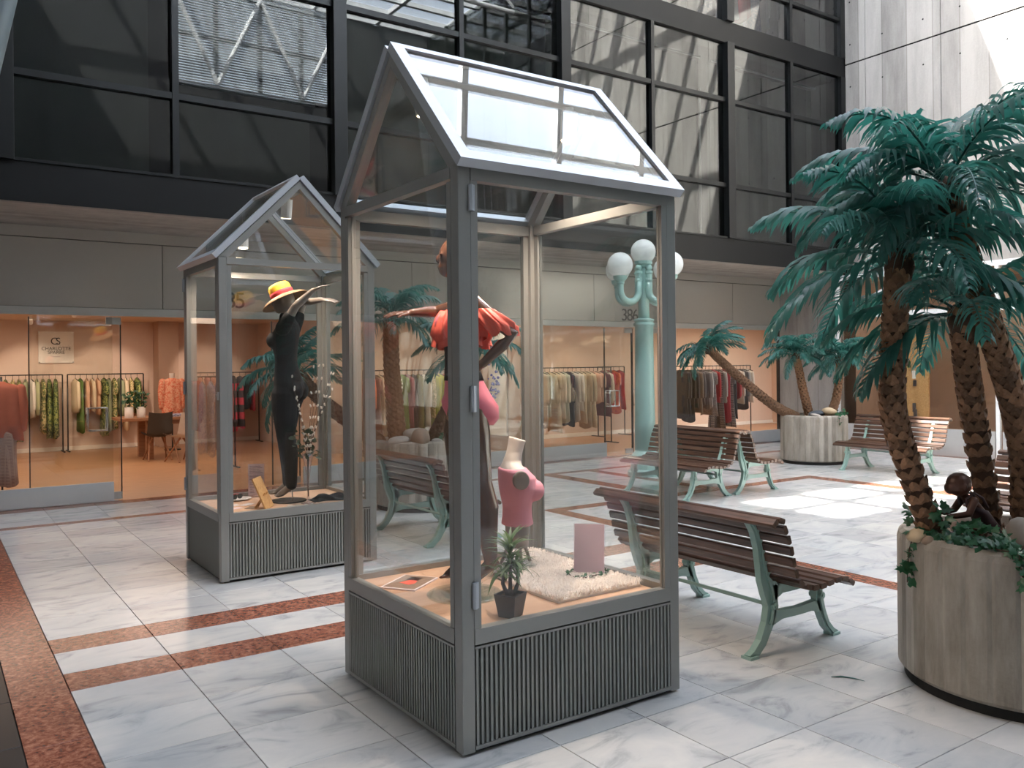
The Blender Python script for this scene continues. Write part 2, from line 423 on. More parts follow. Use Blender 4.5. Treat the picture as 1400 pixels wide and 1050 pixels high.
plain('bronze', '#54352a', 0.38, 0.25, 0.2, 20)
plain('statue_cloth', '#3f2a2c', 0.5, 0.1, 0.2, 30)
plain('skin_brown', '#5d3f30', 0.17, 0.0, 0.06, 6, coat=0.6)
plain('skin_taupe', '#8b8077', 0.3, 0.0, 0.06, 6, coat=0.3)
plain('bust_cloth', '#d7cfc6', 0.6, 0, 0.04)
plain('coral', '#f06a58', 0.6, 0, 0.05, 20)
plain('coral_pale', '#f09a86', 0.6, 0, 0.05, 20)
plain('pink_bikini', '#ee7d90', 0.5, 0, 0.04)
plain('pink_knit', '#e29aa8', 0.75, 0, 0.04)
plain('black_cloth', '#16151a', 0.8, 0, 0.2, 20)
plain('jumpsuit_black', '#141416', 0.85, 0, 0.2, 20)
plain('pot_black', '#26282a', 0.45)
plain('hat_straw', '#8a6a4a', 0.7, 0, 0.25, 60)
plain('hat_yellow', '#e0b22f', 0.7)
plain('hat_red', '#b8323a', 0.7)
plain('paper', '#e9dfe0', 0.6, 0, 0.01)
plain('paper_pink', '#f0dade', 0.5, 0, 0.02)
plain('print_grey', '#9b9296', 0.7)
plain('plate_white', '#ece6e0', 0.25)
plain('leather_dark', '#251c1a', 0.4)
plain('bud_white', '#e8dfd2', 0.8)
plain('twig', '#4a362b', 0.8)
plain('curtain_dark', '#6e736d', 0.9, 0, 0.1)
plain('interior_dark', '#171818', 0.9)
plain('blind_white', '#b9bec0', 0.5)
plain('chair_white', '#d9d0c6', 0.4)
plain('chair_dark', '#3d3833', 0.5)
plain('display_white', '#e8e6e0', 0.5)
plain('blue_flower', '#5a63c4', 0.7)
plain('matte_white', '#e6e2dc', 0.5)
glass('clear_glass', (0.965, 0.975, 0.97), 1.5)
glass('shop_glass', (0.95, 0.955, 0.94), 1.5)
glass('dark_glass', (0.50, 0.52, 0.51), 1.6, 0.0, 0.01)
glass('top_glass', (0.62, 0.64, 0.64), 1.6, 0.0, 0.04)
glass('sky_glass', (0.93, 0.95, 0.96), 1.3)
glass('acrylic', (0.97, 0.93, 0.945), 1.45, 0.03, 0.03)
glass('disc_glass', (0.94, 0.965, 0.95), 1.5, 0.0, 0.03)
emit('lamp_glow', (1.0, 0.80, 0.55), 14.0)
emit('lamp_white', (1.0, 0.9, 0.75), 9.0)

def translucent(name, hexc, tr_hex, fac=0.35, rough=0.4, rnd=0.2):
    m, t, b = newmat(name)
    c = srgb(hexc); oi = N(t, 'ShaderNodeObjectInfo'); mr = N(t, 'ShaderNodeMapRange'); mr.inputs[3].default_value = 1 - rnd; mr.inputs[4].default_value = 1 + rnd
    t.links.new(oi.outputs['Random'], mr.inputs[0])
    tc = N(t, 'ShaderNodeTexCoord'); no = N(t, 'ShaderNodeTexNoise', Scale=9.0); t.links.new(tc.outputs['Object'], no.inputs['Vector'])
    mx = N(t, 'ShaderNodeMix', data_type='RGBA'); mx.inputs[6].default_value = tuple(x * 0.7 for x in c[:3]) + (1,); mx.inputs[7].default_value = tuple(x * 1.3 for x in c[:3]) + (1,)
    t.links.new(no.outputs['Fac'], mx.inputs[0])
    hs = N(t, 'ShaderNodeHueSaturation'); t.links.new(mx.outputs[2], hs.inputs['Color']); t.links.new(mr.outputs[0], hs.inputs['Value'])
    t.links.new(hs.outputs[0], b.inputs['Base Color']); b.inputs['Roughness'].default_value = rough
    tl = N(t, 'ShaderNodeBsdfTranslucent'); tl.inputs[0].default_value = srgb(tr_hex)
    ms = N(t, 'ShaderNodeMixShader'); ms.inputs[0].default_value = fac
    t.links.new(b.outputs[0], ms.inputs[1]); t.links.new(tl.outputs[0], ms.inputs[2]); t.links.new(ms.outputs[0], t.nodes['Material Output'].inputs[0])
translucent('palm_leaf', '#3c6560', '#459787', 0.32, 0.36, 0.38)
translucent('ivy_leaf', '#27563a', '#3a7d45', 0.2, 0.4, 0.3)
translucent('yucca_leaf', '#4f6a45', '#7d9a55', 0.25, 0.45, 0.1)
translucent('eucalyptus_leaf', '#4d5c4a', '#6d7d66', 0.2, 0.5, 0.2)
translucent('globe_glass', '#eef0ef', '#f4f5f2', 0.4, 0.15, 0.0)
translucent('rug_pile', '#fbf6f0', '#f2e6dc', 0.3, 0.9, 0.0)
translucent('green_leaf', '#39693b', '#5a8a45', 0.25, 0.45, 0.1)
# ------------------------------------------------------------------ layout constants (metres)
YF, YS, XW, RB, ROOF = 10.0, 11.6, 14.76, 9.3, 13.0      # facade plane, storefront plane, side wall plane, top of the shop building, underside of the glass roof

# ------------------------------------------------------------------ floor with marble tiles and red granite bands
floor = struct('floor', MB().box(-4, 15.2, -6, YS + 0.06, -0.3, -0.012), 'grout')
def seq(a, b, st): n = max(1, round((b - a) / st)); return [a + (b - a) * i / n for i in range(n + 1)]
cells = []   # (x0, x1, y0, y1, material)
def grid(xs, ys, mat='marble'):
    for i in range(len(xs) - 1):
        for j in range(len(ys) - 1): cells.append((xs[i], xs[i + 1], ys[j], ys[j + 1], mat))
XA = [0.608, 1.157, 1.709, 2.26, 2.76, 3.257, 3.755, 4.25, 4.75, 5.25, 5.75]
YA = [2.445 - 0.5 * k for k in range(7, 0, -1)] + [2.445, 2.95, 3.44, 3.93, 4.41, 4.90]
YB = [5.90, 6.40, 6.90, 7.40, 7.90, 8.40, 8.85, 9.30, 9.75, 10.19]
grid(XA, YA); grid(XA, [5.2, 5.6]); grid(XA, YB)
grid(XA, [4.90, 5.20], 'red_granite'); grid(XA, [5.60, 5.90], 'red_granite')
XB = seq(5.95, 10.3, 0.545); YC = [7.6 - 0.5 * k for k in range(17, -1, -1)]
grid(XB, YC)
grid([5.75, 5.95], seq(-0.9, 7.8, 1.0), 'red_granite'); grid([10.3, 10.55], seq(-0.9, 7.8, 1.0), 'red_granite'); grid(XB, [7.6, 7.8], 'red_granite')
YD = [7.8, 8.3, 8.8, 9.3, 9.75, 10.19]
grid(seq(5.75, 7.55, 0.6), YD); grid([7.8, 8.4], YD); grid(seq(8.6, 14.3, 0.57), YD)
grid([7.55, 7.8], seq(7.8, 10.19, 1.2), 'red_granite'); grid([8.4, 8.6], seq(7.8, 10.19, 1.2), 'red_granite')
XC = seq(10.55, 14.3, 0.536)
grid(XC, [5.87, 6.35, 6.83, 7.31, 7.8]); grid(XC, [5.65 - 0.5 * k for k in range(13, -1, -1)]); grid(XC, [5.65, 5.87], 'red_granite')
XD = XA + seq(5.75, 14.3, 0.57)[1:]
grid(XD, [10.19, 10.35], 'red_granite'); grid(XD, [10.35, 10.85, 11.35]); grid(XD, [11.35, 11.6], 'red_granite')
grid([0.345, 0.608], seq(-1, 11.6, 1.05), 'red_granite'); grid([14.3, 14.5], seq(-0.9, 10.19, 1.05), 'red_granite')
grid(seq(-4, 0.345, 0.6), seq(-6, 11.6, 0.6), 'black_floor')
def area(c):
    P = [project((x, y, 0)) for x, y in ((c[0], c[2]), (c[1], c[2]), (c[1], c[3]), (c[0], c[3]))]
    if any(p is None for p in P): return 0
    cx = sum(p[0] for p in P) / 4; cyy = sum(p[1] for p in P) / 4
    if not (-80 < cx < 1480 and cyy < 1150): return 0
    return abs(sum(P[i][0] * P[(i + 1) % 4][1] - P[(i + 1) % 4][0] * P[i][1] for i in range(4))) / 2
def tile_mb(c, mb=None, org=(0, 0)):
    g = 0.0022
    return (mb or MB()).cbox(c[0] + g - org[0], c[1] - g - org[0], c[2] + g - org[1], c[3] - g - org[1], -0.012, 0.0, 0.0015)
for mat, name, lim in (('marble', 'floor_tile', 290), ('red_granite', 'granite_strip', 100), ('black_floor', 'black_tile', 30)):
    cs = sorted([c for c in cells if c[4] == mat], key=area, reverse=True)
    for c in cs[:lim]:
        if area(c) < 40: continue
        org = ((c[0] + c[1]) / 2, (c[2] + c[3]) / 2)
        part(name, tile_mb(c, org=org), mat, floor, loc=(org[0], org[1], 0))
    rest = MB()
    for k, c in enumerate(cs):
        if k >= lim or area(c) < 40: tile_mb(c, rest)
    part(name + '_field', rest, mat, floor, kind='stuff')

# ------------------------------------------------------------------ dark glazed facade above the shops
fac = MB().box(-4, XW, YF, YF + 0.34, 3.36, 3.77)
fac.box(-4, XW, YF, YF + 0.34, 7.13, 7.5); fac.box(-4, XW, YF, YF + 0.34, 9.0, RB)
wall_back = struct('wall_back', fac, 'black_paint')
POSTS = [-2.9, 0.69, 4.30, 7.865, 11.455]
MULL = [-1.1, 2.35, 6.09, 9.66, 13.14]
for x in POSTS: auto(part('facade_post', MB().box(x - 0.088, x + 0.088, YF - 0.06, YF + 0.2, 3.77, 7.13).box(x - 0.088, x + 0.088, YF - 0.06, YF + 0.2, 7.5, 9.0), 'black_metal', wall_back))
part('facade_post', MB().box(XW - 0.14, XW - 0.003, YF - 0.02, YF + 0.2, 3.77, 7.13).box(XW - 0.14, XW - 0.003, YF - 0.02, YF + 0.2, 7.5, 9.0), 'black_metal', wall_back)
for x in MULL: part('mullion', MB().box(x - 0.035, x + 0.035, YF - 0.01, YF + 0.12, 3.77, 7.13).box(x - 0.035, x + 0.035, YF - 0.01, YF + 0.12, 7.5, 9.0), 'black_metal', wall_back)
vert = sorted([(x, 0.088) for x in POSTS] + [(x, 0.035) for x in MULL] + [(XW - 0.07, 0.07), (-4.0, 0.0)])
for (xa, wa), (xb, wb) in zip(vert, vert[1:]):
    x0, x1 = xa + wa, xb - wb
    for z in (4.685, 6.15): part('transom', MB().box(x0, x1, YF, YF + 0.1, z - 0.035, z + 0.035), 'black_metal', wall_back)
    part('transom', MB().box(x0, x1, YF, YF + 0.1, 8.20, 8.26), 'black_metal', wall_back)
    part('window_sill', MB().box(x0, x1, YF - 0.02, YF + 0.1, 3.77, 3.80), 'black_metal', wall_back)
    for z0, z1, gm in ((3.80, 4.65, 'dark_glass'), (4.72, 6.115, 'dark_glass'), (6.185, 7.13, 'dark_glass'), (7.5, 8.2, 'top_glass'), (8.26, 9.0, 'top_glass')):
        part('window_pane', MB().box(x0 + 0.002, x1 - 0.002, YF + 0.055, YF + 0.063, z0 + 0.002, z1 - 0.002), gm, wall_back)
# rooms behind the facade glass
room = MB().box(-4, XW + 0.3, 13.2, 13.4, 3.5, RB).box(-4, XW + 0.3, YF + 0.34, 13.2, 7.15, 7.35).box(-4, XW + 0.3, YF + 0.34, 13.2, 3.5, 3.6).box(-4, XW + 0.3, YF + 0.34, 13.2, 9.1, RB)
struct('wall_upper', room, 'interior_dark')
struct('wall_gallery', MB().box(-4, XW + 0.3, 13.1, 13.19, 7.36, 9.09), 'shop_wall_dark')

def wavy(x0, x1, y, z0, z1, amp, step, seed):
    rnd = random.Random(seed); mb = MB(); n = int((x1 - x0) / step); o = 0
    ph = rnd.random() * 6; vs = []; fs = []
    for i in range(n + 1):
        x = x0 + (x1 - x0) * i / n; ph += rnd.uniform(0.35, 1.0)
        a = amp * (0.6 + 0.4 * math.sin(i * 0.13 + seed))
        for z, k in ((z0, 1.0), ((z0 + z1) / 2, 0.9), (z1, 0.6)): vs.append((x, y + a * k * math.sin(ph), z))
    for i in range(n):
        for j in range(2): fs.append((i * 3 + j, (i + 1) * 3 + j, (i + 1) * 3 + j + 1, i * 3 + j + 1))
    # give the cloth a back face a few millimetres away
    m = len(vs); vs += [(a, b + 0.006, c) for a, b, c in vs]; fs += [tuple(i + m for i in f)[::-1] for f in fs]
    return mb.add(vs, fs)
names = ['behind the windows left of the venetian blind', 'under the venetian blind', 'in the bay right of the venetian blind', 'in the bay between two thick facade posts', 'behind the windows with the concrete reflection', 'in the bay next to the concrete wall']
spans = [(-2.7, 2.2), (2.45, 4.15), (4.45, 7.7), (8.0, 11.3), (11.6, 14.55)]
labs = ['dark grey curtain behind the facade windows over the logo shop', 'dark grey curtain below the venetian blind', 'dark grey curtain in the window bay beside the venetian blind', 'dark grey curtain in the window bay above the street lamp', 'dark grey curtain in the window bay beside the concrete wall']
for k, ((x0, x1), lb) in enumerate(zip(spans, labs)):
    c = thing('curtain', lb, 'curtain', (0, 0, 0), 0, 'curtains of the upper windows')
    part('cloth', wavy(x0, x1, YF + 0.62, 3.62, 7.0 if k != 1 else 4.9, 0.05, 0.05, k), 'curtain_dark', c, True)
    if k > 2: part('heading_rail', MB().box(x0, x1, YF + 0.5, YF + 0.53, 7.0, 7.03), 'blind_white', c)
    else: part('heading_rail', MB().box(x0, x1, YF + 0.54, YF + 0.57, 7.0 if k != 1 else 4.9, 7.03 if k != 1 else 4.93), 'black_metal', c)
bl = thing('venetian_blind', 'pale venetian blind lowered behind the dark facade window', 'blind', (2.42, YF + 0.40, 4.95))
part('head_rail', MB().box(0, 1.72, -0.03, 0.03, 2.0, 2.05), 'blind_white', bl)
sm = MB()
for i in range(62):
    z = 0.03 + i * 0.0318
    sm.obox((0.86, 0, z), (0.86, 0, 0), (0, 0.013, 0.012), (0, -0.0006, 0.0007))
part('slats', sm, 'blind_white', bl, kind='stuff')
part('bottom_rail', MB().box(0, 1.72, -0.015, 0.015, 0, 0.02), 'blind_white', bl)
for x in (0.3, 1.4): part('cord', MB().box(x, x + 0.004, -0.018, -0.015, 0.02, 2.0), 'blind_white', bl)
tl = thing('blind_edge', 'tall pale vertical blind edge behind the dark window glass', 'tube', (11.05, YF + 0.30, 3.60))  # round post added for the pale vertical edge of a blind
part('tube', MB().tube([(0, 0, 0.02), (0, 0, 2.75)], 0.022, 10), 'matte_white', tl, True)
part('end_cap', MB().box(-0.03, 0.03, -0.03, 0.03, 0, 0.03), 'rail_grey', tl)

# ------------------------------------------------------------------ concrete soffit, fascia, storefront
struct('ceiling_soffit', MB().box(-4, XW, YF + 0.02, YS + 0.3, 3.355, 3.5), 'concrete_soffit')
trim = struct('trim_1', MB().box(-4, XW, YS - 0.04, YS + 0.2, 3.22, 3.353), 'fascia')
xs = [-4, -1.06, 2.54, 6.13, 9.72, 13.31, XW]
fz = struct('wall_fascia', MB().box(-4, XW, YS + 0.04, YS + 0.2, 2.33, 3.22), 'black_paint')
for a, b in zip(xs, xs[1:]): part('fascia_panel', MB().box(a + 0.004, b - 0.004, YS - 0.02, YS + 0.04, 2.40, 3.212), 'fascia', fz)
for a, b in zip(xs, xs[1:]): part('header_rail', MB().box(a, b, YS - 0.04, YS + 0.04, 2.30, 2.395), 'rail_grey', fz)
def text_obj(name, body, size, mat, parent, loc, rot=(PI / 2, 0, 0), extrude=0.002, align='CENTER', font_scale=1.0):
    cu = bpy.data.curves.new(name, 'FONT'); cu.body = body; cu.size = size; cu.extrude = extrude; cu.align_x = align; cu.align_y = 'CENTER'
    cu.space_character = font_scale
    tmp = bpy.data.objects.new('tmp', cu); COL.objects.link(tmp); bpy.context.view_layer.update()
    me = bpy.data.meshes.new_from_object(tmp.evaluated_get(bpy.context.evaluated_depsgraph_get()))
    bpy.data.objects.remove(tmp); me.materials.clear(); me.materials.append(MAT[mat])
    return link(name, me, parent, loc, rot)
text_obj('lettering', '385', 0.31, 'letter_grey', fz, (3.395, YS - 0.023, 2.535), font_scale=0.85)
text_obj('lettering', '386', 0.31, 'letter_grey', fz, (10.56, YS - 0.023, 2.51), font_scale=0.85)

sf = struct('wall_storefront', MB().box(-4, 2.0, YS + 0.0, YS + 0.06, -0.01, 0.005).box(4.4, 10.0, YS, YS + 0.06, -0.01, 0.005).box(11.35, XW, YS, YS + 0.06, -0.01, 0.005), 'rail_grey')
def shop_bay(x0, x1, kick=0.24):
    part('kick_plate', MB().box(x0 + 0.003, x1 - 0.003, YS - 0.005, YS + 0.045, 0.006, kick), 'kick_grey', sf)
    part('glass_pane', MB().box(x0 + 0.003, x1 - 0.003, YS + 0.015, YS + 0.025, kick, 2.30), 'shop_glass', sf)
for a, b in ((-4, -2.0), (-2.0, -0.02), (-0.02, 1.95), (4.4, 5.8), (5.8, 7.2), (7.2, 8.6), (8.6, 10.0), (11.35, 12.6), (12.6, 13.65), (13.65, XW)): shop_bay(a, b)
def glass_door(name, x0, x1, y, hx):
    d = struct(name, MB().box(x0, x1, y, y + 0.012, 0.02, 2.27), 'shop_glass')
    part('door_frame', MB().box(x0 - 0.012, x0, y - 0.006, y + 0.02, 0.01, 2.28).box(x1, x1 + 0.012, y - 0.006, y + 0.02, 0.01, 2.28), 'dark_steel', d)
    part('patch_fitting', MB().box(x1 - 0.16, x1 + 0.01, y - 0.012, y + 0.025, 0.01, 0.10).box(x1 - 0.16, x1 + 0.01, y - 0.012, y + 0.025, 2.2, 2.29), 'rail_grey', d)
    for yy in (-0.05, 0.06):
        part('door_handle', MB().tube([(hx - 0.11, y + yy, 0.88), (hx - 0.11, y + yy, 1.16), (hx + 0.11, y + yy, 1.16), (hx + 0.11, y + yy, 0.88), (hx - 0.11, y + yy, 0.88)], 0.012, 8), 'chrome', d, True)
        for zz in (0.92, 1.12): part('handle_stud', MB().tube([(hx - 0.11, y + 0.006, zz), (hx - 0.11, y + yy, zz)], 0.008, 8), 'chrome', d)
    return d
glass_door('door_1', 1.05, 2.05, YS + 0.10, 1.78)
glass_door('door_2', 10.02, 10.66, YS + 0.06, 10.2)
glass_door('door_3', 10.69, 11.33, YS + 0.06, 10.85)
glass_door('door_4', 4.0, 4.38, YS + 0.10, 4.12)

# ------------------------------------------------------------------ shop interior
struct('floor_shop', MB().box(-4, 19, YS + 0.06, 19.6, -0.1, -0.004), 'shop_floor')
struct('ceiling_shop', MB().box(-4, 19, YS + 0.2, 19.6, 2.62, 2.72), 'shop_ceiling')
struct('wall_shop_back', MB().box(-4, 6.3, 19.4, 19.6, 0, 2.62), 'shop_wall')
struct('wall_shop_step', MB().box(6.3, 6.5, 15.2, 19.6, 0, 2.62), 'shop_wall')
struct('wall_shop_rear', MB().box(6.5, 19, 15.2, 15.4, 0, 2.62), 'shop_wall')
struct('wall_shop_left', MB().box(-4.2, -4, YF, 19.6, -0.1, RB), 'shop_wall_dark')
struct('wall_shop_right', MB().box(19, 19.2, YS, 15.4, 0, 2.62), 'shop_wall')
col = struct('wall_column', MB().box(4.05, 4.45, 18.9, 19.4, 0, 2.62), 'shop_wall_dark')
struct('wall_partition', MB().box(9.05, 9.15, 12.9, 15.2, 0, 2.62), 'shop_wall_dark')
struct('baseboard_back', MB().box(-4, 6.3, 19.37, 19.4, 0, 0.08), 'sign_white')
struct('baseboard_rear', MB().box(6.5, 19, 15.17, 15.2, 0, 0.08), 'sign_white')
def area_light(loc, sx, sy, e, col, rot=(0, 0, 0)):
    l = bpy.data.lights.new('shop_light', 'AREA'); l.shape = 'RECTANGLE'; l.size = sx; l.size_y = sy; l.energy = e; l.color = col
    o = bpy.data.objects.new('shop_light', l); COL.objects.link(o); o.location = loc; o.rotation_euler = rot; return o
WARM = (1.0, 0.79, 0.63)
area_light((1.2, 15.6, 2.55), 6.5, 5.0, 125, WARM)
area_light((7.6, 13.5, 2.55), 4.0, 1.8, 42, (1.0, 0.84, 0.68))
area_light((11.2, 13.5, 2.55), 3.4, 1.8, 40, (1.0, 0.86, 0.72))
area_light((15.5, 13.5, 2.55), 4.5, 1.8, 50, (1.0, 0.84, 0.68))

def track_spot(loc, aim, label, group, e=0, parent=None, size=0.05, hot='lamp_glow', cone=62):
    t = thing('track_spotlight', label, 'spotlight', loc, 0, group)
    a = (Vector(aim) - Vector(loc)).normalized()
    part('mount', MB().tube([(0, 0, 0), (0, 0, -0.03)], 0.03, 10).tube([(0, 0, -0.02), (0, 0, -0.08)], 0.008, 6), 'matte_white', t)
    c = Vector((0, 0, -0.10))
    part('housing', MB().tube([c - a * size * 1.3, c + a * size * 1.3], size * 0.75, 14), 'matte_white', t, False)
    part('lens', MB().tube([c + a * size * 1.31, c + a * size * 1.36], size * 0.62, 14), hot, t)
    if e:
        l = bpy.data.lights.new('spot', 'SPOT'); l.energy = e; l.color = WARM; l.spot_size = math.radians(cone); l.spot_blend = 0.6; l.shadow_soft_size = 0.03
        o = link('spot', l, t, c + a * size * 1.5); o.rotation_euler = a.to_track_quat('-Z', 'Y').to_euler()
    return t
track_spot((0.55, 12.0, 2.62), (0.8, 12.35, 1.1), 'white track spotlight added to brighten the terracotta outfit', None, 45)  # extra spotlight, added to brighten the outfit
for x, y, e in ((0.2, 17.6, 70), (1.6, 17.6, 70), (2.9, 17.6, 70), (4.9, 17.6, 70), (0.6, 15.2, 0), (2.0, 15.2, 0), (3.4, 14.6, 0), (1.3, 13.4, 0), (2.3, 13.0, 0)):
    track_spot((x, y, 2.62), (x + 0.2, 19.4, 1.2), 'white track spotlight on the ceiling of the shop with the logo board', 'spotlights in the shop with the logo board', e)
for x, y, e in ((7.0, 13.2, 40), (8.3, 13.2, 0), (10.0, 13.0, 40), (12.0, 13.2, 40), (13.4, 13.2, 0), (15.2, 13.2, 45)):
    track_spot((x, y, 2.62), (x, 15.0, 1.1), 'white track spotlight on the ceiling of the shop under number 386', 'spotlights in the shop under number 386', e)

# ------------------------------------------------------------------ concrete side wall
wr = MB().box(XW + 0.02, XW + 0.4, 1.2, 14, 3.3, ROOF).box(XW + 0.02, XW + 0.4, 10.09, YS + 0.1, 0, 3.3).box(XW + 0.02, XW + 0.4, -6, 2.5, 0, 3.3)
wall_right = struct('wall_right', wr, 'black_paint')
ye = [9.99, 9.56] + [9.56 - 1.46 * k for k in range(1, 6)] + [1.2]
for a, b in zip(ye, ye[1:]):
    for z0, z1 in ((3.3, 7.355), (7.385, 10.2), (10.23, ROOF)): part('concrete_panel', MB().box(XW, XW + 0.06, b + 0.006, a - 0.006, z0, z1), 'concrete_wall', wall_right)
part('concrete_panel', MB().box(XW, XW + 0.06, 10.09, 11.595, 0, 3.353), 'concrete_wall', wall_right)
part('concrete_panel', MB().box(XW, XW + 0.06, -6, 2.5, 0, 3.29), 'concrete_wall', wall_right)
for y in (9.88, 9.21, 8.42, 7.76, 6.98, 6.3, 5.5, 4.85, 4.05):
    for z in (10.9, 8.55, 7.735, 6.925, 5.5, 4.1): part('tie_hole', MB().tube([(XW - 0.002, y, z), (XW + 0.01, y, z)], 0.016, 8), 'rubber', wall_right)
# side shop behind white steel frame
XS = 14.5
wn = struct('window_1', MB().box(XS, XS + 0.07, 2.5, 10.08, 2.46, 2.54).box(XS, XS + 0.07, 2.5, 10.08, 3.19, 3.28), 'white_steel')
for y in (10.05, 7.07, 4.1): part('frame_post', MB().box(XS, XS + 0.07, y - 0.03, y + 0.03, 0, 3.19), 'white_steel', wn)
for a, b in ((10.05, 8.55), (7.07, 8.55), (7.07, 5.6), (4.1, 5.6)): part('brace', MB().bar((XS + 0.035, a, 2.54), (XS + 0.035, b, 3.19), 0.04, 0.04), 'white_steel', wn)
part('kick_panel', MB().box(XS + 0.01, XS + 0.06, 2.5, 7.0, 0, 0.46), 'kick_grey', wn); part('kick_panel', MB().box(XS + 0.01, XS + 0.06, 7.12, 10.02, 0, 0.46), 'kick_grey', wn)
for a, b in ((2.5, 4.07), (4.13, 5.6), (5.6, 7.04), (7.1, 8.55), (8.55, 10.02)):
    part('glass_pane', MB().box(XS + 0.03, XS + 0.038, a + 0.002, b - 0.002, 0.46, 2.46), 'shop_glass', wn)
    part('glass_pane', MB().box(XS + 0.03, XS + 0.038, a + 0.002, b - 0.002, 2.54, 3.19), 'shop_glass', wn)
struct('wall_side_shop', MB().box(17.4, 17.6, 2.0, 10.5, 0, 3.3).box(XS + 0.3, 17.4, 10.3, 10.5, 0, 3.3).box(XS + 0.3, 17.4, 2.0, 2.2, 0, 3.3), 'shop_wall_dark')
struct('wall_side_panel', MB().box(15.3, 15.36, 2.5, 6.6, 0, 3.2), 'shop_plywood')
struct('floor_side_shop', MB().box(XS + 0.07, 17.6, 2, 10.5, -0.1, -0.004), 'shop_floor')
struct('ceiling_side_shop', MB().box(XS + 0.28, 17.6, 2, 10.5, 3.29, 3.36), 'shop_ceiling')
area_light((16.2, 6.5, 3.2), 1.4, 6.0, 30, (1.0, 0.9, 0.78))
tb = thing('display_board', 'tall pale plywood board with small hanging goods behind the white frame window', 'display board', (14.95, 8.9, 0))
auto(part('board', MB().box(-0.02, 0.02, -0.42, 0.42, 0.25, 2.1), 'pale_wood', tb))
for yy in (-0.42, 0.36): part('foot', MB().box(-0.2, 0.2, yy, yy + 0.06, 0, 0.25), 'pale_wood', tb)
rr = random.Random(3)
for i in range(14):
    y = rr.uniform(-0.34, 0.34); z = rr.uniform(0.55, 1.9)
    part('hook_goods', MB().tube([(-0.02, y, z), (-0.06, y, z)], 0.005, 6).box(-0.06, -0.045, y - 0.03, y + 0.03, z - rr.uniform(0.08, 0.16), z), rr.choice(['leather_dark', 'green_leaf', 'display_white', 'stone_slate']), tb)
for i, (y, z) in enumerate(((9.3, 2.9), (7.7, 2.9))):
    b = thing('pendant_bulb', 'glowing round bulb hanging in the shop behind the white frame', 'lamp', (15.3, y, z - 0.45), 0, 'bulbs behind the white frame')
    part('cord', MB().tube([(0, 0, 0.06), (0, 0, 0.83)], 0.004, 6), 'black_metal', b); part('bulb', MB().ball((0, 0, 0), 0.06), 'lamp_white', b, True)

# ------------------------------------------------------------------ other walls of the atrium and the glazed roof
struct('wall_left', MB().box(-4.2, -4, -6, 14.2, -0.1, ROOF), 'concrete_far')
struct('wall_front', MB().box(-4.2, XW + 0.4, -6.2, -6, -0.1, 10.0).box(-4.2, 6.0, -6.2, -6, 10.0, ROOF).box(11.3, XW + 0.4, -6.2, -6, 10.0, ROOF), 'dark_cladding')
struct('wall_terrace', MB().box(-4, XW, 14, 14.2, RB, ROOF).box(-4, XW, YF + 0.02, 14, RB, RB + 0.1), 'concrete_far')
gw = struct('window_added', MB().box(6.0, 11.3, -6.15, -6.0, 9.95, 10.1).box(6.0, 11.3, -6.15, -6.0, 12.9, 13.0), 'white_steel')  # unseen gable window, added for its bright reflection and foreground light
for x in seq(6.0, 11.3, 1.3): part('gable_post', MB().box(x - 0.06, x + 0.06, -6.15, -6.0, 10.1, 12.9), 'white_steel', gw)
for k, x in enumerate(seq(6.0, 11.3, 1.3)[:-1]):
    for z in (11.5,): part('gable_rail', MB().box(x + 0.06, x + 1.265, -6.13, -6.02, z - 0.05, z + 0.05), 'white_steel', gw)
    part('gable_brace', MB().tube([(x, -5.9, 10.1 if k % 2 else 12.9), (x + 1.325, -5.9, 12.9 if k % 2 else 10.1)], 0.07, 8), 'white_steel', gw)
    part('gable_pane', MB().box(x + 0.06, x + 1.265, -6.08, -6.072, 10.1, 12.9), 'sky_glass', gw)
for k in range(36): part('added_louvre', MB().box(6.06, 11.24, -5.99, -5.93, 10.12 + k * 0.078, 10.155 + k * 0.078), 'blind_white', gw)  # unseen slats, added to stripe the window's reflection in the facade
G1 = (-0.02, 5.3, 9.87, 11.35); G2 = (1.6, XW, -6.0, 9.5)  # unseen roof openings, shaped so sun patches land on floor and wall
slab = MB()
def rect(x0, x1, y0, y1): slab.box(x0, x1, y0, y1, ROOF, ROOF + 0.25)
rect(-4.2, G1[0], -6.2, 14.2); rect(G1[0], G2[0], -6.2, G1[2]); rect(G2[0], XW + 0.4, G2[3], G1[2]); rect(G1[1], XW + 0.4, G1[2], 14.2); rect(G1[0], G1[1], G1[3], 14.2)
ceil = struct('ceiling', slab, 'concrete_far')  # opaque roof areas laid out to keep sun off the foreground
def skylight(x0, x1, y0, y1, px, py, bw):
    xs = seq(x0, x1, px); ys = seq(y0, y1, py)
    for x in xs: part('roof_bar', MB().box(x - bw / 2, x + bw / 2, y0, y1, ROOF + 0.02, ROOF + 0.16), 'white_steel', ceil)
    for i in range(len(xs) - 1):
        for y in ys: part('roof_bar', MB().box(xs[i] + bw / 2, xs[i + 1] - bw / 2, y - bw / 2, y + bw / 2, ROOF + 0.02, ROOF + 0.16), 'white_steel', ceil)
        for j in range(len(ys) - 1): part('roof_pane', MB().box(xs[i] + bw / 2, xs[i + 1] - bw / 2, ys[j] + bw / 2, ys[j + 1] - bw / 2, ROOF + 0.18, ROOF + 0.186), 'sky_glass', ceil)
skylight(*G1, 1.06, 0.7, 0.14)
skylight(*G2, 2.19, 0.97, 0.13)
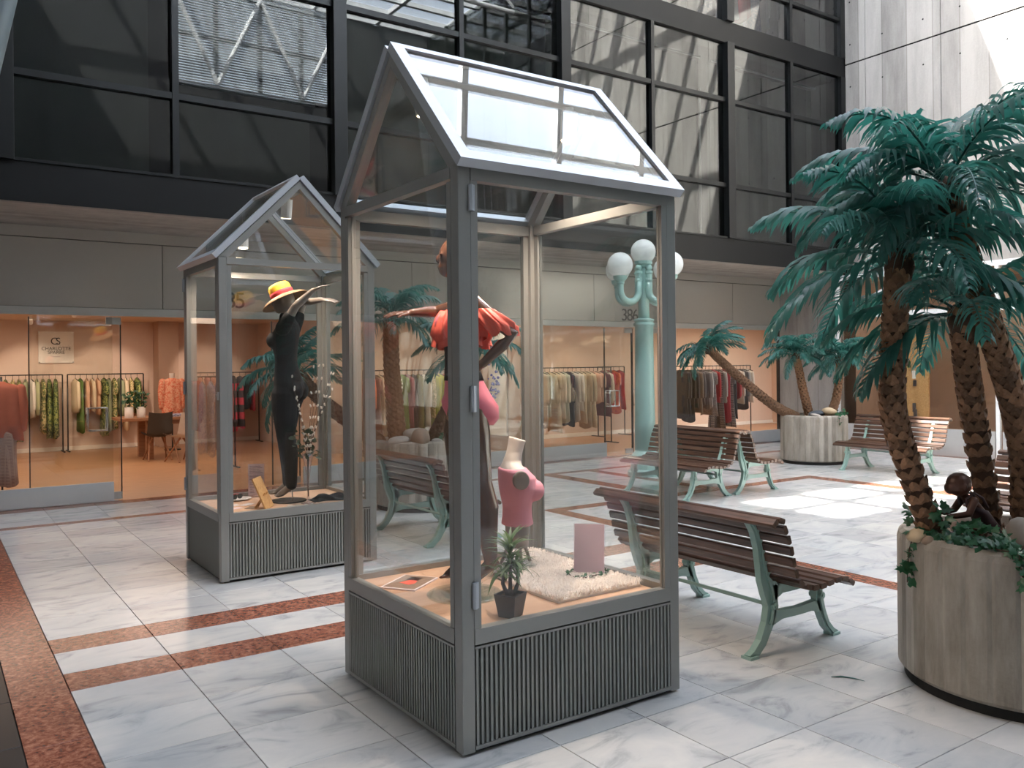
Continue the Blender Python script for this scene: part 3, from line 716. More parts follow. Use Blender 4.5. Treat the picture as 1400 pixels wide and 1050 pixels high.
for k, yy in enumerate((9.5, 4.4, -0.8)):
    x0 = G2[0]
    tr = struct('trim_%d' % (k + 2), MB().tube([(x0, yy, 12.1), (XW, yy, 12.1)], 0.07, 10).tube([(x0, yy, 12.85), (XW, yy, 12.85)], 0.07, 10), 'white_steel')
    n = 14
    for i in range(n):
        xa = x0 + (XW - x0) * i / n; xb = x0 + (XW - x0) * (i + 1) / n
        a, b = ((xa, yy, 12.1), (xb, yy, 12.85)) if i % 2 == 0 else ((xa, yy, 12.85), (xb, yy, 12.1))
        part('truss_diagonal', MB().tube([a, b], 0.04, 8), 'white_steel', tr)
# dark glazed building beyond the concrete wall, on the same side
op = struct('wall_opposite', MB().box(14.5, XW + 0.4, -6, 1.2, 3.3, 3.8).box(14.5, XW + 0.4, -6, 1.2, 6.9, 7.3).box(14.5, XW + 0.4, -6, 1.2, 10.4, 10.9).box(14.9, XW + 0.4, -6, 1.2, 3.3, ROOF), 'black_paint')
for k in range(6):
    y0 = -5.95 + k * 1.19
    part('facade_post', MB().box(14.5, 14.62, y0 - 0.04, y0 + 0.04, 3.8, ROOF), 'black_metal', op)
    for z0, z1 in ((3.8, 5.3), (5.36, 6.9), (7.3, 8.8), (8.86, 10.4), (10.9, ROOF)): part('window_pane', MB().box(14.55, 14.558, y0 + 0.042, y0 + 1.148, z0, z1), 'dark_glass', op)
st = thing('leaning_column', 'leaning grey blue steel column at the end of the dark facade', 'column', (-0.42, 6.59, 0))
part('shaft', MB().tube([(0, 0, 0.02), (2.66, -1.82, 12.95)], 0.115, 20), 'strut_steel', st, True)
part('base_plate', MB().box(-0.25, 0.25, -0.25, 0.25, 0, 0.03), 'strut_steel', st)
# ------------------------------------------------------------------ glass display cases shaped like little houses
def display_case(label, loc, rz, Lx, Ly, plain_side=None):
    t = thing('display_case', label, 'display case', loc, rz)
    hx, hy, B, Ez, P = Lx / 2, Ly / 2, 0.49, 2.50, 3.15
    pw = 0.062
    for sx in (-1, 1):
        for sy in (-1, 1):
            x0, x1 = sorted((sx * hx, sx * (hx - pw))); y0, y1 = sorted((sy * hy, sy * (hy - pw)))
            auto(part('corner_post', MB().box(x0, x1, y0, y1, 0.012, Ez), 'case_metal', t))
    part('plinth', MB().box(-hx + 0.03, hx - 0.03, -hy + 0.03, hy - 0.03, 0, 0.05), 'rubber', t)
    part('platform', MB().box(-hx + pw, hx - pw, -hy + 0.035, hy - 0.035, 0.46, 0.5), 'platform_wood', t)
    for side in ('y-', 'y+', 'x-', 'x+'):
        ax, s = side[0], -1 if side[1] == '-' else 1
        half = (hx if ax == 'y' else hy) - pw; out = hy if ax == 'y' else hx
        def B3(u0, u1, d0, d1, z0, z1, mb=None):     # u along the side, d depth measured inward from the outer plane
            a, b = sorted((s * (out - d0), s * (out - d1)))
            return (mb or MB()).box(u0, u1, a, b, z0, z1) if ax == 'y' else (mb or MB()).box(a, b, u0, u1, z0, z1)
        pan = part('base_panel', B3(-half, half, 0.012, 0.03, 0.02, 0.455), 'case_panel', t)
        if side != plain_side:
            rb = MB(); n = int(2 * half / 0.0235)
            for i in range(n):
                c = -half + 0.012 + (2 * half - 0.024) * i / (n - 1); B3(c - 0.0055, c + 0.0055, 0.0, 0.012, 0.04, 0.445, rb)
            part('ribs', rb, 'case_rib', pan, kind='stuff')
            rm = MB(); B3(-half, half, -0.002, 0.012, 0.022, 0.038, rm); B3(-half, half, -0.002, 0.012, 0.447, 0.457, rm); part('panel_rim', rm, 'case_metal', pan)
        part('sill_rail', B3(-half, half, -0.003, 0.045, 0.465, 0.53), 'case_metal', t)
        if ax == 'y':
            part('eave_rail', B3(-half, half, -0.003, 0.045, 2.43, 2.49), 'case_metal', t)
        else:
            part('gable_rail', B3(-half, half, -0.003, 0.04, 2.44, 2.49), 'case_metal', t)
        # door frame inside the opening
        part('door_stile', B3(-half, -half + 0.034, 0.0, 0.035, 0.53, 2.43), 'case_metal', t); part('door_stile', B3(half - 0.034, half, 0.0, 0.035, 0.53, 2.43), 'case_metal', t)
        part('glass_pane', B3(-half + 0.034, half - 0.034, 0.016, 0.022, 0.53, 2.432), 'clear_glass', t)
    sl = math.hypot(hy, P - Ez); uy, uz = hy / sl, (P - Ez) / sl
    for sx in (-1, 1):
        xa, xb = sorted((sx * hx, sx * (hx - 0.05)))
        for sy in (-1, 1):
            part('rafter', MB().add([(x, y, z) for x in (xa, xb) for y, z in ((sy * hy, Ez - 0.01), (0, P - 0.01), (0, P - 0.075), (sy * (hy - 0.075), Ez - 0.01))],
                 [(0, 1, 2, 3), (7, 6, 5, 4), (0, 4, 5, 1), (1, 5, 6, 2), (2, 6, 7, 3), (3, 7, 4, 0)]), 'case_metal', t, fixn=True)
        xm = sx * (hx - 0.022)
        part('gable_pane', MB().add([(x, y, z) for x in (xm - 0.003, xm + 0.003) for y, z in ((-hy + 0.075, Ez - 0.008), (hy - 0.075, Ez - 0.008), (0, P - 0.076))],
             [(0, 1, 2), (5, 4, 3), (0, 3, 4, 1), (1, 4, 5, 2), (2, 5, 3, 0)]), 'clear_glass', t, fixn=True)
    part('ridge_beam', MB().box(-hx + 0.05, hx - 0.05, -0.03, 0.03, P - 0.10, P - 0.02), 'case_metal', t)
    for sy in (-1, 1):
        ov = 0.015
        def slope(u, x, h): # u along slope from eave to ridge (0..sl), h height above slope
            return Vector((x, sy * (hy - u * uy) + sy * uz * h, Ez + u * uz + uy * h))
        def sbar(x0, x1, u0, u1, h0, h1):
            vs = [slope(u, x, h) for h in (h0, h1) for u in (u0, u1) for x in (x0, x1)]
            return MB().add(vs, [(0, 2, 3, 1), (4, 5, 7, 6), (0, 1, 5, 4), (2, 6, 7, 3), (0, 4, 6, 2), (1, 3, 7, 5)])
        fo = 0.062
        for a in ((-hx - ov, hx + ov, -0.03, fo - 0.03), (-hx - ov, hx + ov, sl - fo + 0.03, sl + 0.005), (-hx - ov, -hx - ov + fo, fo - 0.03, sl - fo + 0.03), (hx + ov - fo, hx + ov, fo - 0.03, sl - fo + 0.03)):
            part('roof_frame', sbar(*a, 0.0, 0.045), 'case_roof_metal', t, fixn=True)
        part('roof_pane', sbar(-hx - ov + fo, hx + ov - fo, fo - 0.03, sl - fo + 0.03, 0.026, 0.033), 'clear_glass', t, fixn=True)
    return t
case_a = display_case('large gabled glass display case holding the coral topped mannequin', (2.485, 3.69, 0), 0.0, 1.27, 1.22)
for z in (2.30, 1.45, 0.62):
    part('hinge', MB().tube([(-0.575, -0.618, z), (-0.575, -0.618, z + 0.11)], 0.011, 8).box(-0.58, -0.555, -0.618, -0.607, z, z + 0.11), 'case_roof_metal', case_a)
case_b = display_case('gabled glass display case holding the mannequin in black with a straw hat', (2.505, 7.16, 0), PI / 2, 1.06, 1.295, 'y+')
for z in (2.3, 1.42, 0.6):
    part('hinge', MB().tube([(0.50, 0.655, z), (0.50, 0.655, z + 0.11)], 0.011, 8).box(0.49, 0.51, 0.64, 0.656, z, z + 0.11), 'case_roof_metal', case_b)
part('lock', MB().box(-0.52, -0.475, 0.647, 0.662, 1.40, 1.46).tube([(-0.497, 0.655, 1.43), (-0.497, 0.668, 1.43)], 0.014, 12), 'rail_grey', case_b)
track_spot((2.02, 3.69, 3.05), (2.35, 3.65, 1.2), 'white spotlight inside the near gable of the large display case', None, 115, size=0.06, cone=118)
track_spot((2.93, 3.69, 3.05), (2.78, 3.70, 0.6), 'white spotlight above the shag rug in the large display case', None, 115, size=0.06, cone=118)
track_spot((2.50, 6.92, 3.06), (2.5, 7.3, 1.2), 'white vented spotlight under the front gable of the smaller display case', None, 80, size=0.06, cone=118)
track_spot((2.30, 7.45, 2.86), (2.2, 7.2, 0.6), 'lit white spotlight near the back of the smaller display case', None, 80, size=0.06, cone=118)

# ------------------------------------------------------------------ benches
IRON_BACK = [(-0.375, 0.0, 0.05), (-0.33, 0.022, 0.05), (-0.27, 0.075, 0.055), (-0.215, 0.17, 0.07), (-0.185, 0.27, 0.085), (-0.20, 0.36, 0.12), (-0.238, 0.44, 0.10), (-0.262, 0.52, 0.07), (-0.285, 0.62, 0.055), (-0.32, 0.71, 0.045), (-0.372, 0.775, 0.03)]
IRON_FRONT = [(0.405, 0.0, 0.045), (0.365, 0.022, 0.045), (0.31, 0.075, 0.05), (0.268, 0.16, 0.055), (0.238, 0.25, 0.065), (0.235, 0.345, 0.06)]
IRON_SEAT = [(-0.20, 0.335, 0.10), (-0.1, 0.355, 0.055), (0.05, 0.352, 0.05), (0.15, 0.362, 0.05), (0.262, 0.352, 0.05)]
IRON_BAR = [(-0.20, 0.20, 0.09), (-0.1, 0.205, 0.05), (0.05, 0.20, 0.045), (0.16, 0.205, 0.05), (0.27, 0.20, 0.08)]
SLATS = [(-0.405, 0.785, 40), (-0.352, 0.795, 160), (-0.322, 0.742, 115), (-0.294, 0.685, 108), (-0.272, 0.622, 105), (-0.254, 0.558, 103), (-0.232, 0.494, 108),
         (-0.19, 0.435, 138), (-0.128, 0.405, 165), (-0.062, 0.393, 178), (0.006, 0.393, 183), (0.074, 0.40, 186), (0.142, 0.406, 183), (0.207, 0.402, 170), (0.268, 0.375, 145)]
def slat_mesh(L):
    mb = MB(); w2, h2 = 0.0255, 0.015
    prof = [(-w2, -h2 * .4), (-w2 * .8, -h2), (w2 * .8, -h2), (w2, -h2 * .4), (w2, h2 * .4), (w2 * .8, h2), (-w2 * .8, h2), (-w2, h2 * .4)]
    mb.prism(prof, -L / 2, L / 2); me = mb.mesh('slat', 'bench_wood'); fix_normals(me); return me
SLAT = slat_mesh(1.48)
def iron_mesh():
    mb = MB()
    for p in (IRON_BACK, IRON_FRONT, IRON_SEAT, IRON_BAR): mb.ribbon(p, -0.02, 0.02)
    for x0 in (-0.395, 0.345): mb.box(x0, x0 + 0.07, -0.035, 0.035, 0.0, 0.016)
    for p in (IRON_BACK[3:], IRON_FRONT[1:]): mb.ribbon([(a, b, 0.018) for a, b, c in p], -0.032, 0.032)
    me = mb.mesh('end_frame', 'bench_green'); fix_normals(me); return me
IRON = iron_mesh()
BOLT = MB().tube([(0, -0.042, 0), (0, 0.042, 0)], 0.022, 12).tube([(0, -0.05, 0), (0, 0.05, 0)], 0.011, 10).mesh('bolt', 'bench_green')
def bench(label, x, y, rz, group=None):
    t = thing('park_bench', label, 'bench', (x, y, 0), rz, group)
    for yy in (-0.52, 0.52):
        f = link('end_frame', IRON, t, (0, yy, 0))
        for bx, bz in ((-0.187, 0.27), (0.24, 0.262)): link('bolt', BOLT, f, (bx, 0, bz))
    for sx, sz, a in SLATS: link('slat', SLAT, t, (sx, 0, sz), (0, -math.radians(a), 0))
    part('tie_rod', MB().tube([(-0.187, -0.5, 0.27), (-0.187, 0.5, 0.27)], 0.012, 8), 'bench_green', t)
    return t
bench('slatted wooden bench with pale green iron frames beside the large display case', 4.14, 3.71, 0)
bench('slatted wooden bench backing onto the smaller display case, before a palm planter', 4.12, 7.355, 0)
bench('slatted bench of the back to back pair, seat turned to the display cases', 7.83, 7.75, PI)
bench('slatted bench of the back to back pair, seat turned to the leaning palm planter', 8.69, 7.75, 0)
bench('slatted bench next to the round planter with the leaning palm', 11.80, 7.33, PI)
bench('slatted bench partly hidden behind the thick palm trunks', 7.85, 3.25, PI)

# ------------------------------------------------------------------ street lamp
lp = thing('street_lamp', 'pale green cast street lamp with five white globes', 'street lamp', (8.74, 9.283, 0))
part('base', MB().lathe([(0.26, 0), (0.26, 0.06), (0.22, 0.10), (0.2, 0.3), (0.15, 0.36), (0.155, 0.4)], 20), 'lamp_green', lp)
part('shaft', MB().lathe([(0.155, 0.38), (0.15, 0.8), (0.14, 1.6), (0.135, 2.19), (0.155, 2.20), (0.155, 2.23), (0.13, 2.25), (0.15, 2.27), (0.15, 2.29), (0.08, 2.31)], 24), 'lamp_green', lp, True)
part('upper_shaft', MB().lathe([(0.085, 2.30), (0.075, 2.65), (0.085, 2.9), (0.072, 3.05), (0.07, 3.08)], 20), 'lamp_green', lp, True)
g = part('globe', MB().ball((0, 0, 3.285), 0.183, n=28, m=16), 'globe_glass', lp, True)
part('collar', MB().lathe([(0.07, 3.04), (0.10, 3.06), (0.10, 3.09), (0.13, 3.10), (0.13, 3.145)], 20), 'lamp_green', lp)
for k in range(4):
    a = math.radians(6.0 + 90 * k); c, s_ = math.cos(a), math.sin(a)
    P = lambda r, z: (r * c, r * s_, z)
    pts = [P(0.105, 2.86)] + [P(0.305 - 0.20 * math.cos(q), 2.70 - 0.16 * math.sin(q)) for q in [PI * i / 10 for i in range(0, 11)]] + [P(0.505, 2.80)]
    arm = part('arm', MB().tube(pts, [0.05] * 3 + [0.048] * (len(pts) - 3), 10), 'lamp_green', lp, True)
    part('finial', MB().lathe([(0.055, 2.84), (0.055, 2.87), (0.048, 2.88), (0.048, 2.95), (0.058, 2.96), (0.055, 2.99), (0.03, 3.0)], 12, (0.105 * c, 0.105 * s_, 0)).ball(P(0.105, 3.04), 0.05), 'lamp_green', arm)
    part('collar', MB().lathe([(0.05, 2.78), (0.062, 2.79), (0.055, 2.82), (0.09, 2.85), (0.10, 2.87), (0.10, 2.905)], 16, P(0.505, 0)), 'lamp_green', arm)
    part('globe', MB().ball(P(0.505, 3.055), 0.183, n=28, m=16), 'globe_glass', lp, True)

# ------------------------------------------------------------------ planters
def planter(label, x, y, r, h):
    t = thing('round_planter', label, 'planter', (x, y, 0))
    part('plinth', MB().lathe([(r - 0.03, 0), (r - 0.03, 0.06)], 64), 'rubber', t)
    n = 192
    def ring(rad, z, groove):
        return [(math.cos(2 * PI * k / n) * (rad - (groove if k % 6 == 0 else 0)), math.sin(2 * PI * k / n) * (rad - (groove if k % 6 == 0 else 0)), z) for k in range(n)]
    prof = [(r - 0.02, 0.05, 0), (r, 0.07, 0.008), (r, h - 0.05, 0.008), (r - 0.008, h - 0.018, 0), (r - 0.03, h, 0), (r - 0.085, h, 0), (r - 0.10, h - 0.10, 0)]
    vs = []; fs = []
    for a in prof: vs += ring(*a)
    for i in range(len(prof) - 1):
        for k in range(n):
            j = (k + 1) % n; fs.append((i * n + k, i * n + j, (i + 1) * n + j, (i + 1) * n + k))
    part('drum', MB().add(vs, fs), 'planter_concrete', t)
    part('soil', MB().lathe([(r - 0.095, h - 0.12), (r - 0.095, h - 0.06), (r * 0.5, h - 0.03), (0.02, h - 0.02)], 32), 'soil', t, True)
    return t
planter('large round board marked concrete planter with the child figure and ivy', 4.62, 2.12, 0.60, 0.765)
planter('round concrete planter between the side shop window and the leaning palm', 12.02, 8.78, 0.525, 0.78)
planter('round concrete planter behind the bench seen through the large display case', 4.84, 8.92, 0.56, 0.79)

# ------------------------------------------------------------------ palms
def frond_mesh(L, elev, droop, ll, npair, seed, wd=0.021):
    rnd = random.Random(seed); mb = MB(); nseg = 14
    pts = [Vector((0, 0, 0))]; tang = []
    for i in range(nseg):
        a = elev - droop * ((i + 0.5) / nseg) ** 1.25
        d = Vector((math.cos(a), 0.06 * math.sin(i * 0.5 + seed), math.sin(a))).normalized(); tang.append(d); pts.append(pts[-1] + d * L / nseg)
    mb.tube(pts, [0.0075 * (1 - 0.75 * i / nseg) + 0.0012 for i in range(nseg + 1)], 5)
    for k in range(npair):
        t = 0.14 + 0.86 * (k + 0.5) / npair
        i = min(int(t * nseg), nseg - 1); f = t * nseg - i; p = pts[i].lerp(pts[i + 1], f); d = tang[i]
        nrm = d.cross(Vector((0, 1, 0))).normalized()
        if nrm.z < 0 and elev < 1.2: nrm = -nrm
        prof = (math.sin(PI * min(1, 0.18 + 0.80 * t)) ** 0.6) * (1.0 - 0.25 * t)
        for sd in (-1, 1):
            l = ll * prof * rnd.uniform(0.85, 1.1)
            fwd = math.radians(rnd.uniform(36, 50) + 12 * t)
            side = Vector((0, sd, 0)); dirv = (side * math.cos(fwd) + d * math.sin(fwd) + nrm * rnd.uniform(0.1, 0.3)).normalized()
            q = p.copy(); o = len(mb.v); hw = wd * 0.5
            sgs = 4; wprof = [0.45, 1.0, 0.95, 0.6, 0.0]
            g = rnd.uniform(0.34, 0.72)
            for sgi in range(sgs + 1):
                wv = d.cross(dirv).cross(dirv); wv = (d - dirv * d.dot(dirv))
                wv = wv.normalized() if wv.length > 1e-3 else Vector((1, 0, 0))
                if sgi < sgs:
                    mb.v += [tuple(q + wv * hw * wprof[sgi]), tuple(q - wv * hw * wprof[sgi])]
                else: mb.v.append(tuple(q))
                q = q + dirv * (l / sgs); dirv = (dirv + Vector((0, 0, -1)) * g).normalized()
            for sgi in range(sgs - 1): mb.f.append((o + 2 * sgi, o + 2 * sgi + 1, o + 2 * sgi + 3, o + 2 * sgi + 2))
            e = o + 2 * (sgs - 1); mb.f.append((e, e + 1, e + 2))
    return mb.mesh('frond', 'palm_leaf', True)
FR = {}
def frond(kind, lvl, var):
    key = (kind, lvl, var)
    if key not in FR:
        L, ll, npair, wd = {'big': (0.84, 0.33, 24, 0.026), 'mid': (0.78, 0.30, 22, 0.025), 'far': (0.68, 0.24, 22, 0.021)}[kind]
        el = [1.30, 0.95, 0.62, 0.30, -0.05][lvl] + 0.08 * var
        FR[key] = frond_mesh(L * (1 - 0.05 * var), el, 1.65 + 0.12 * (lvl == 0) - 0.12 * lvl, ll, npair, lvl * 7 + var * 3 + len(kind), wd)
    return FR[key]
def scale_mesh(w, h):
    out = [(-w, 0), (-w * 0.95, h * 0.45), (-w * 0.5, h * 0.85), (0, h), (w * 0.5, h * 0.85), (w * 0.95, h * 0.45), (w, 0)]
    vs = [(0.004 + 0.012 * (z / h) ** 1.5 - 0.006 * (y / w) ** 2, y, z) for y, z in out] + [(0.016, 0, h * 0.45)] + [(-0.012, y * 0.9, z * 0.8 - 0.006) for y, z in out]
    fs = [(7, i, i + 1) for i in range(6)] + [(7, 6, 0)] + [(i + 1, i, i + 8, i + 9) for i in range(6)]
    return MB().add(vs, [tuple(reversed(f)) for f in fs])
SC_BIG = scale_mesh(0.030, 0.058).mesh('bark_scale', 'bark'); fix_normals(SC_BIG)
def spline(pts, n):
    P = [Vector(p) for p in pts]; P = [2 * P[0] - P[1]] + P + [2 * P[-1] - P[-2]]; out = []
    m = len(P) - 3
    for i in range(n + 1):
        u = i / n * m; k = min(int(u), m - 1); f = u - k
        a, b, c, d = P[k:k + 4]
        out.append(0.5 * ((2 * b) + (c - a) * f + (2 * a - 5 * b + 4 * c - d) * f * f + (3 * b - a - 3 * c + d) * f ** 3))
    return out
def palm(label, pts, r0, r1, kind, nf, seed, individual=False, tilt=0.5, yaw0=0.0, lv=None):
    rnd = random.Random(seed); org = Vector(pts[0])
    t = thing('palm_tree', label, 'palm tree', org)
    path = [p - org for p in spline(pts, 40)]
    L = sum((b - a).length for a, b in zip(path, path[1:]))
    rad = [r0 + (r1 - r0) * i / 40 for i in range(41)]
    tr = part('trunk', MB().tube(path, [r * 0.88 for r in rad], 14), 'trunk', t, True)
    # bark scales in staggered rings
    ringh = 0.042 if individual else 0.034; nr = int(L / ringh); joined = MB()
    for i in range(nr):
        u = (i + 0.3) / nr * 40; k = min(int(u), 39); p = path[k].lerp(path[k + 1], u - k); d = (path[k + 1] - path[k]).normalized(); r = rad[k]
        a0 = Vector((1, 0, 0)); a0 = (a0 - d * a0.dot(d)).normalized(); b0 = d.cross(a0)
        n = max(5, round(2 * PI * r / 0.056)) if individual else 7
        for j in range(n):
            a = 2 * PI * (j + 0.5 * (i % 2)) / n + rnd.uniform(-0.06, 0.06)
            o = a0 * math.cos(a) + b0 * math.sin(a); s_ = d.cross(o); k2 = rnd.uniform(0.9, 1.12) * (1.0 if individual else 2 * PI * r / 7 / 0.056)
            mt = Matrix((o * k2, s_ * k2, d * k2)).transposed().to_4x4(); mt.translation = p + o * (r * 0.86)
            if individual: link('bark_scale', SC_BIG, tr, mtx=mt)
            else:
                vs = [mt @ Vector(v) for v in SCV[0]]; joined.add(vs, SCV[1])
    if not individual: part('bark_scales', joined, 'bark', tr, kind='stuff')
    top = path[-1]; d = (path[-1] - path[-3]).normalized()
    q = Vector((0, 0, 1)).rotation_difference((Vector((0, 0, 1)) * (1 - tilt) + d * tilt).normalized()).to_matrix().to_4x4()
    for k in range(nf):
        lvl = lv[k % len(lv)] if lv else [0, 1, 2, 3, 4][min(4, int(k * 5 / nf))]
        az = yaw0 + k * 2.39996 + rnd.uniform(-0.15, 0.15)
        mt = Matrix.Translation(top + d * 0.01) @ q @ Matrix.Rotation(az, 4, 'Z') @ Matrix.Rotation(rnd.uniform(-0.12, 0.12), 4, 'X')
        link('frond', frond(kind, lvl, k % 2), t, mtx=mt)
    part('crown_fibre', MB().lathe([(r1 * 0.9, -0.10), (r1 * 1.25, -0.03), (r1 * 1.1, 0.03), (r1 * 0.3, 0.07)], 12, top), 'trunk', t, True)
    return t
_sc = scale_mesh(0.030, 0.050); SCV = (_sc.v, _sc.f)
palm('tall palm with a curved trunk that the child figure leans on', [(4.23, 2.37, 0.72), (4.111, 2.453, 1.14), (4.058, 2.489, 1.40), (4.061, 2.487, 1.70), (4.076, 2.477, 1.994), (4.089, 2.468, 2.15)], 0.062, 0.058, 'big', 17, 1, True, 0.3, 0.4)
palm('palm whose trunk stands closest to the child figure', [(4.56, 2.26, 0.72), (4.50, 2.30, 1.25), (4.46, 2.32, 1.54), (4.43, 2.33, 1.80), (4.42, 2.33, 1.88)], 0.062, 0.055, 'mid', 14, 2, True, 0.3, 1.0, lv=[1, 2, 3, 4, 3, 2, 4])
palm('tallest palm leaning over the others in the big planter', [(4.60, 2.11, 0.72), (4.60, 2.12, 1.17), (4.55, 2.15, 1.47), (4.47, 2.21, 1.80), (4.37, 2.28, 2.20), (4.30, 2.33, 2.52)], 0.068, 0.055, 'big', 20, 3, True, 0.45, 0.2)
palm('palm leaning far out of the round planter', [(11.78, 8.90, 0.72), (11.45, 9.15, 0.95), (11.0, 9.45, 1.40), (10.72, 9.65, 1.72), (10.60, 9.73, 1.88)], 0.08, 0.06, 'far', 24, 4, False, 0.75, 0.3, lv=[1, 2, 3, 4, 2, 3])
palm('upright slim palm in the planter with the leaning palm', [(12.02, 8.85, 0.72), (11.95, 8.92, 1.15), (11.88, 8.96, 1.55), (11.84, 8.98, 1.74)], 0.07, 0.055, 'far', 24, 5, False, 0.4, 0.9)
palm('palm beside the small bright ivy in the planter with the leaning palm', [(12.18, 8.62, 0.72), (12.30, 8.56, 1.0), (12.36, 8.53, 1.40), (12.36, 8.53, 1.68)], 0.07, 0.055, 'far', 26, 6, False, 0.3, 0.2)
palm('upright palm in the planter behind the bench, seen through the display case', [(4.55, 8.98, 0.72), (4.53, 9.02, 1.2), (4.50, 9.03, 1.7), (4.50, 9.03, 2.18)], 0.10, 0.08, 'mid', 18, 7, False, 0.3, 0.5)
palm('palm slanting towards the coral mannequin, in the planter behind the bench', [(4.92, 8.84, 0.72), (5.02, 8.76, 0.98), (5.18, 8.64, 1.38), (5.28, 8.56, 1.80)], 0.09, 0.075, 'mid', 16, 8, False, 0.5, 1.1)
palm('low palm leaning towards the smaller display case', [(4.42, 9.12, 0.72), (4.15, 9.25, 0.95), (3.80, 9.40, 1.25), (3.56, 9.50, 1.55)], 0.09, 0.07, 'mid', 16, 9, False, 0.7, 0.7)

# ------------------------------------------------------------------ stones, ivy, child figure
def stone(label, loc, r, mat, seed, group=None):
    rnd = random.Random(seed); mb = MB().ball((0, 0, 0), *r, n=14, m=8)
    ph = [rnd.uniform(0, 6) for _ in range(6)]
    mb.v = [tuple(c * (1 + 0.10 * math.sin(3 * a / r[0] + ph[0]) * math.sin(2.5 * b / r[1] + ph[1]) + 0.06 * math.sin(4 * d / r[2] + ph[2])) for c in (a, b, d)) for a, b, d in mb.v]
    o = part('stone', mb, mat, None, True, loc=loc, rot=(rnd.uniform(-.2, .2), rnd.uniform(-.2, .2), rnd.uniform(0, 3)))
    return tag(o, label, 'stone', group)
stone('large smooth grey stone at the foot of the tallest palm', (4.41, 2.03, 0.79), (0.095, 0.085, 0.09), 'stone_grey', 1)
stone('brown pebble between the ivy and the large grey stone', (4.36, 2.17, 0.77), (0.05, 0.045, 0.045), 'stone_brown', 2)
stone('pale tan stone on the rim of the big planter beside the ivy', (4.12, 2.41, 0.765), (0.075, 0.05, 0.04), 'stone_tan', 3)
stone('small dark pebble beside the pale tan stone', (4.09, 2.33, 0.755), (0.035, 0.03, 0.025), 'stone_brown', 4)
stone('light rounded stone behind the child figure', (4.60, 2.42, 0.765), (0.08, 0.07, 0.06), 'stone_grey', 5)
stone('striped flat pebble by the trunk near the child figure', (4.70, 2.35, 0.77), (0.05, 0.04, 0.035), 'stone_grey', 6)
stone('dark slate slab in the planter with the leaning palm', (11.88, 8.62, 0.80), (0.17, 0.13, 0.05), 'stone_slate', 7)
stone('pale boulder on the rim of the planter with the leaning palm', (11.98, 8.46, 0.84), (0.11, 0.09, 0.07), 'stone_tan', 8)
stone('small flat stone below the slate slab', (11.72, 8.52, 0.785), (0.09, 0.06, 0.03), 'stone_grey', 9)
stone('round brownish boulder in the planter behind the bench', (4.60, 8.52, 0.84), (0.11, 0.10, 0.10), 'stone_brown', 10)
stone('long pale boulder behind the round brownish one', (4.66, 8.74, 0.84), (0.17, 0.11, 0.09), 'stone_grey', 11)
stone('flat grey stone at the edge of the planter behind the bench', (4.42, 8.70, 0.80), (0.14, 0.09, 0.05), 'stone_grey', 12)
stone('small white pebble near the planter rim behind the bench', (4.78, 8.46, 0.79), (0.07, 0.05, 0.03), 'stone_grey', 13)

lo = [(0, 0), (-0.25, -0.12), (-0.5, 0.1), (-0.32, 0.3), (-0.45, 0.6), (-0.18, 0.6), (0, 1.0), (0.18, 0.6), (0.45, 0.6), (0.32, 0.3), (0.5, 0.1), (0.25, -0.12)]
lv = [(x, z, -0.12 * abs(x) - 0.18 * z * z) for x, z in lo] + [(0, 0.35, 0.03)]
IVY = MB().add(lv, [(12, i, (i + 1) % 12) for i in range(12)]).mesh('leaf', 'ivy_leaf', True)
def ivy(label, loc, vines, leaf, seed, step=0.03):
    rnd = random.Random(seed); t = thing('ivy', label, 'ivy', loc)
    sm = MB()
    for v in vines: sm.tube(v, 0.003, 5)
    part('stems', sm, 'twig', t)
    for v in vines:
        for a, b in zip(v, v[1:]):
            a, b = Vector(a), Vector(b); n = max(1, int((b - a).length / step))
            for i in range(n):
                p = a.lerp(b, (i + rnd.random()) / n) + Vector((rnd.uniform(-1, 1), rnd.uniform(-1, 1), rnd.uniform(-0.2, 1))) * leaf * 0.55
                nd = Vector((rnd.uniform(-1, 0.2), rnd.uniform(-1, 0.4), rnd.uniform(0.2, 1.2))).normalized()
                rot = nd.to_track_quat('Z', 'Y').to_matrix().to_4x4() @ Matrix.Rotation(rnd.uniform(0, 6.28), 4, 'Z')
                link('leaf', IVY, t, mtx=Matrix.Translation(p) @ rot @ Matrix.Scale(leaf * rnd.uniform(0.7, 1.25), 4))
    return t
def rim(ang, r=0.60, c=(4.62, 2.12), z=0.775): a = math.radians(ang); return (c[0] + r * math.cos(a) - 4.62, c[1] + r * math.sin(a) - 2.12, z)
V = [[rim(168, 0.46), rim(160, 0.52), rim(153, 0.56), rim(150, 0.595), rim(149.5, 0.615, z=0.70), rim(149, 0.622, z=0.62), rim(149, 0.625, z=0.53)],
     [rim(160, 0.44, z=0.8), rim(170, 0.46, z=0.8), rim(182, 0.47, z=0.79), rim(194, 0.52), rim(203, 0.57)],
     [rim(166, 0.40, z=0.82), rim(176, 0.42, z=0.83), rim(188, 0.45, z=0.82), rim(198, 0.50, z=0.80)],
     [rim(158, 0.53), rim(172, 0.54), rim(185, 0.55), rim(196, 0.58), rim(202, 0.60), rim(203, 0.62, z=0.70), rim(204, 0.625, z=0.63)],
     [rim(160, 0.48, z=0.80), rim(157, 0.48, z=0.85), rim(154, 0.49, z=0.90), rim(153, 0.49, z=0.93)],
     [rim(155, 0.53), rim(148, 0.54, z=0.79), rim(141, 0.55, z=0.81), rim(138, 0.56, z=0.86)]]
ivy('trailing dark green ivy spilling over the rim of the big planter', (4.62, 2.12, 0), V, 0.050, 5, 0.0105)
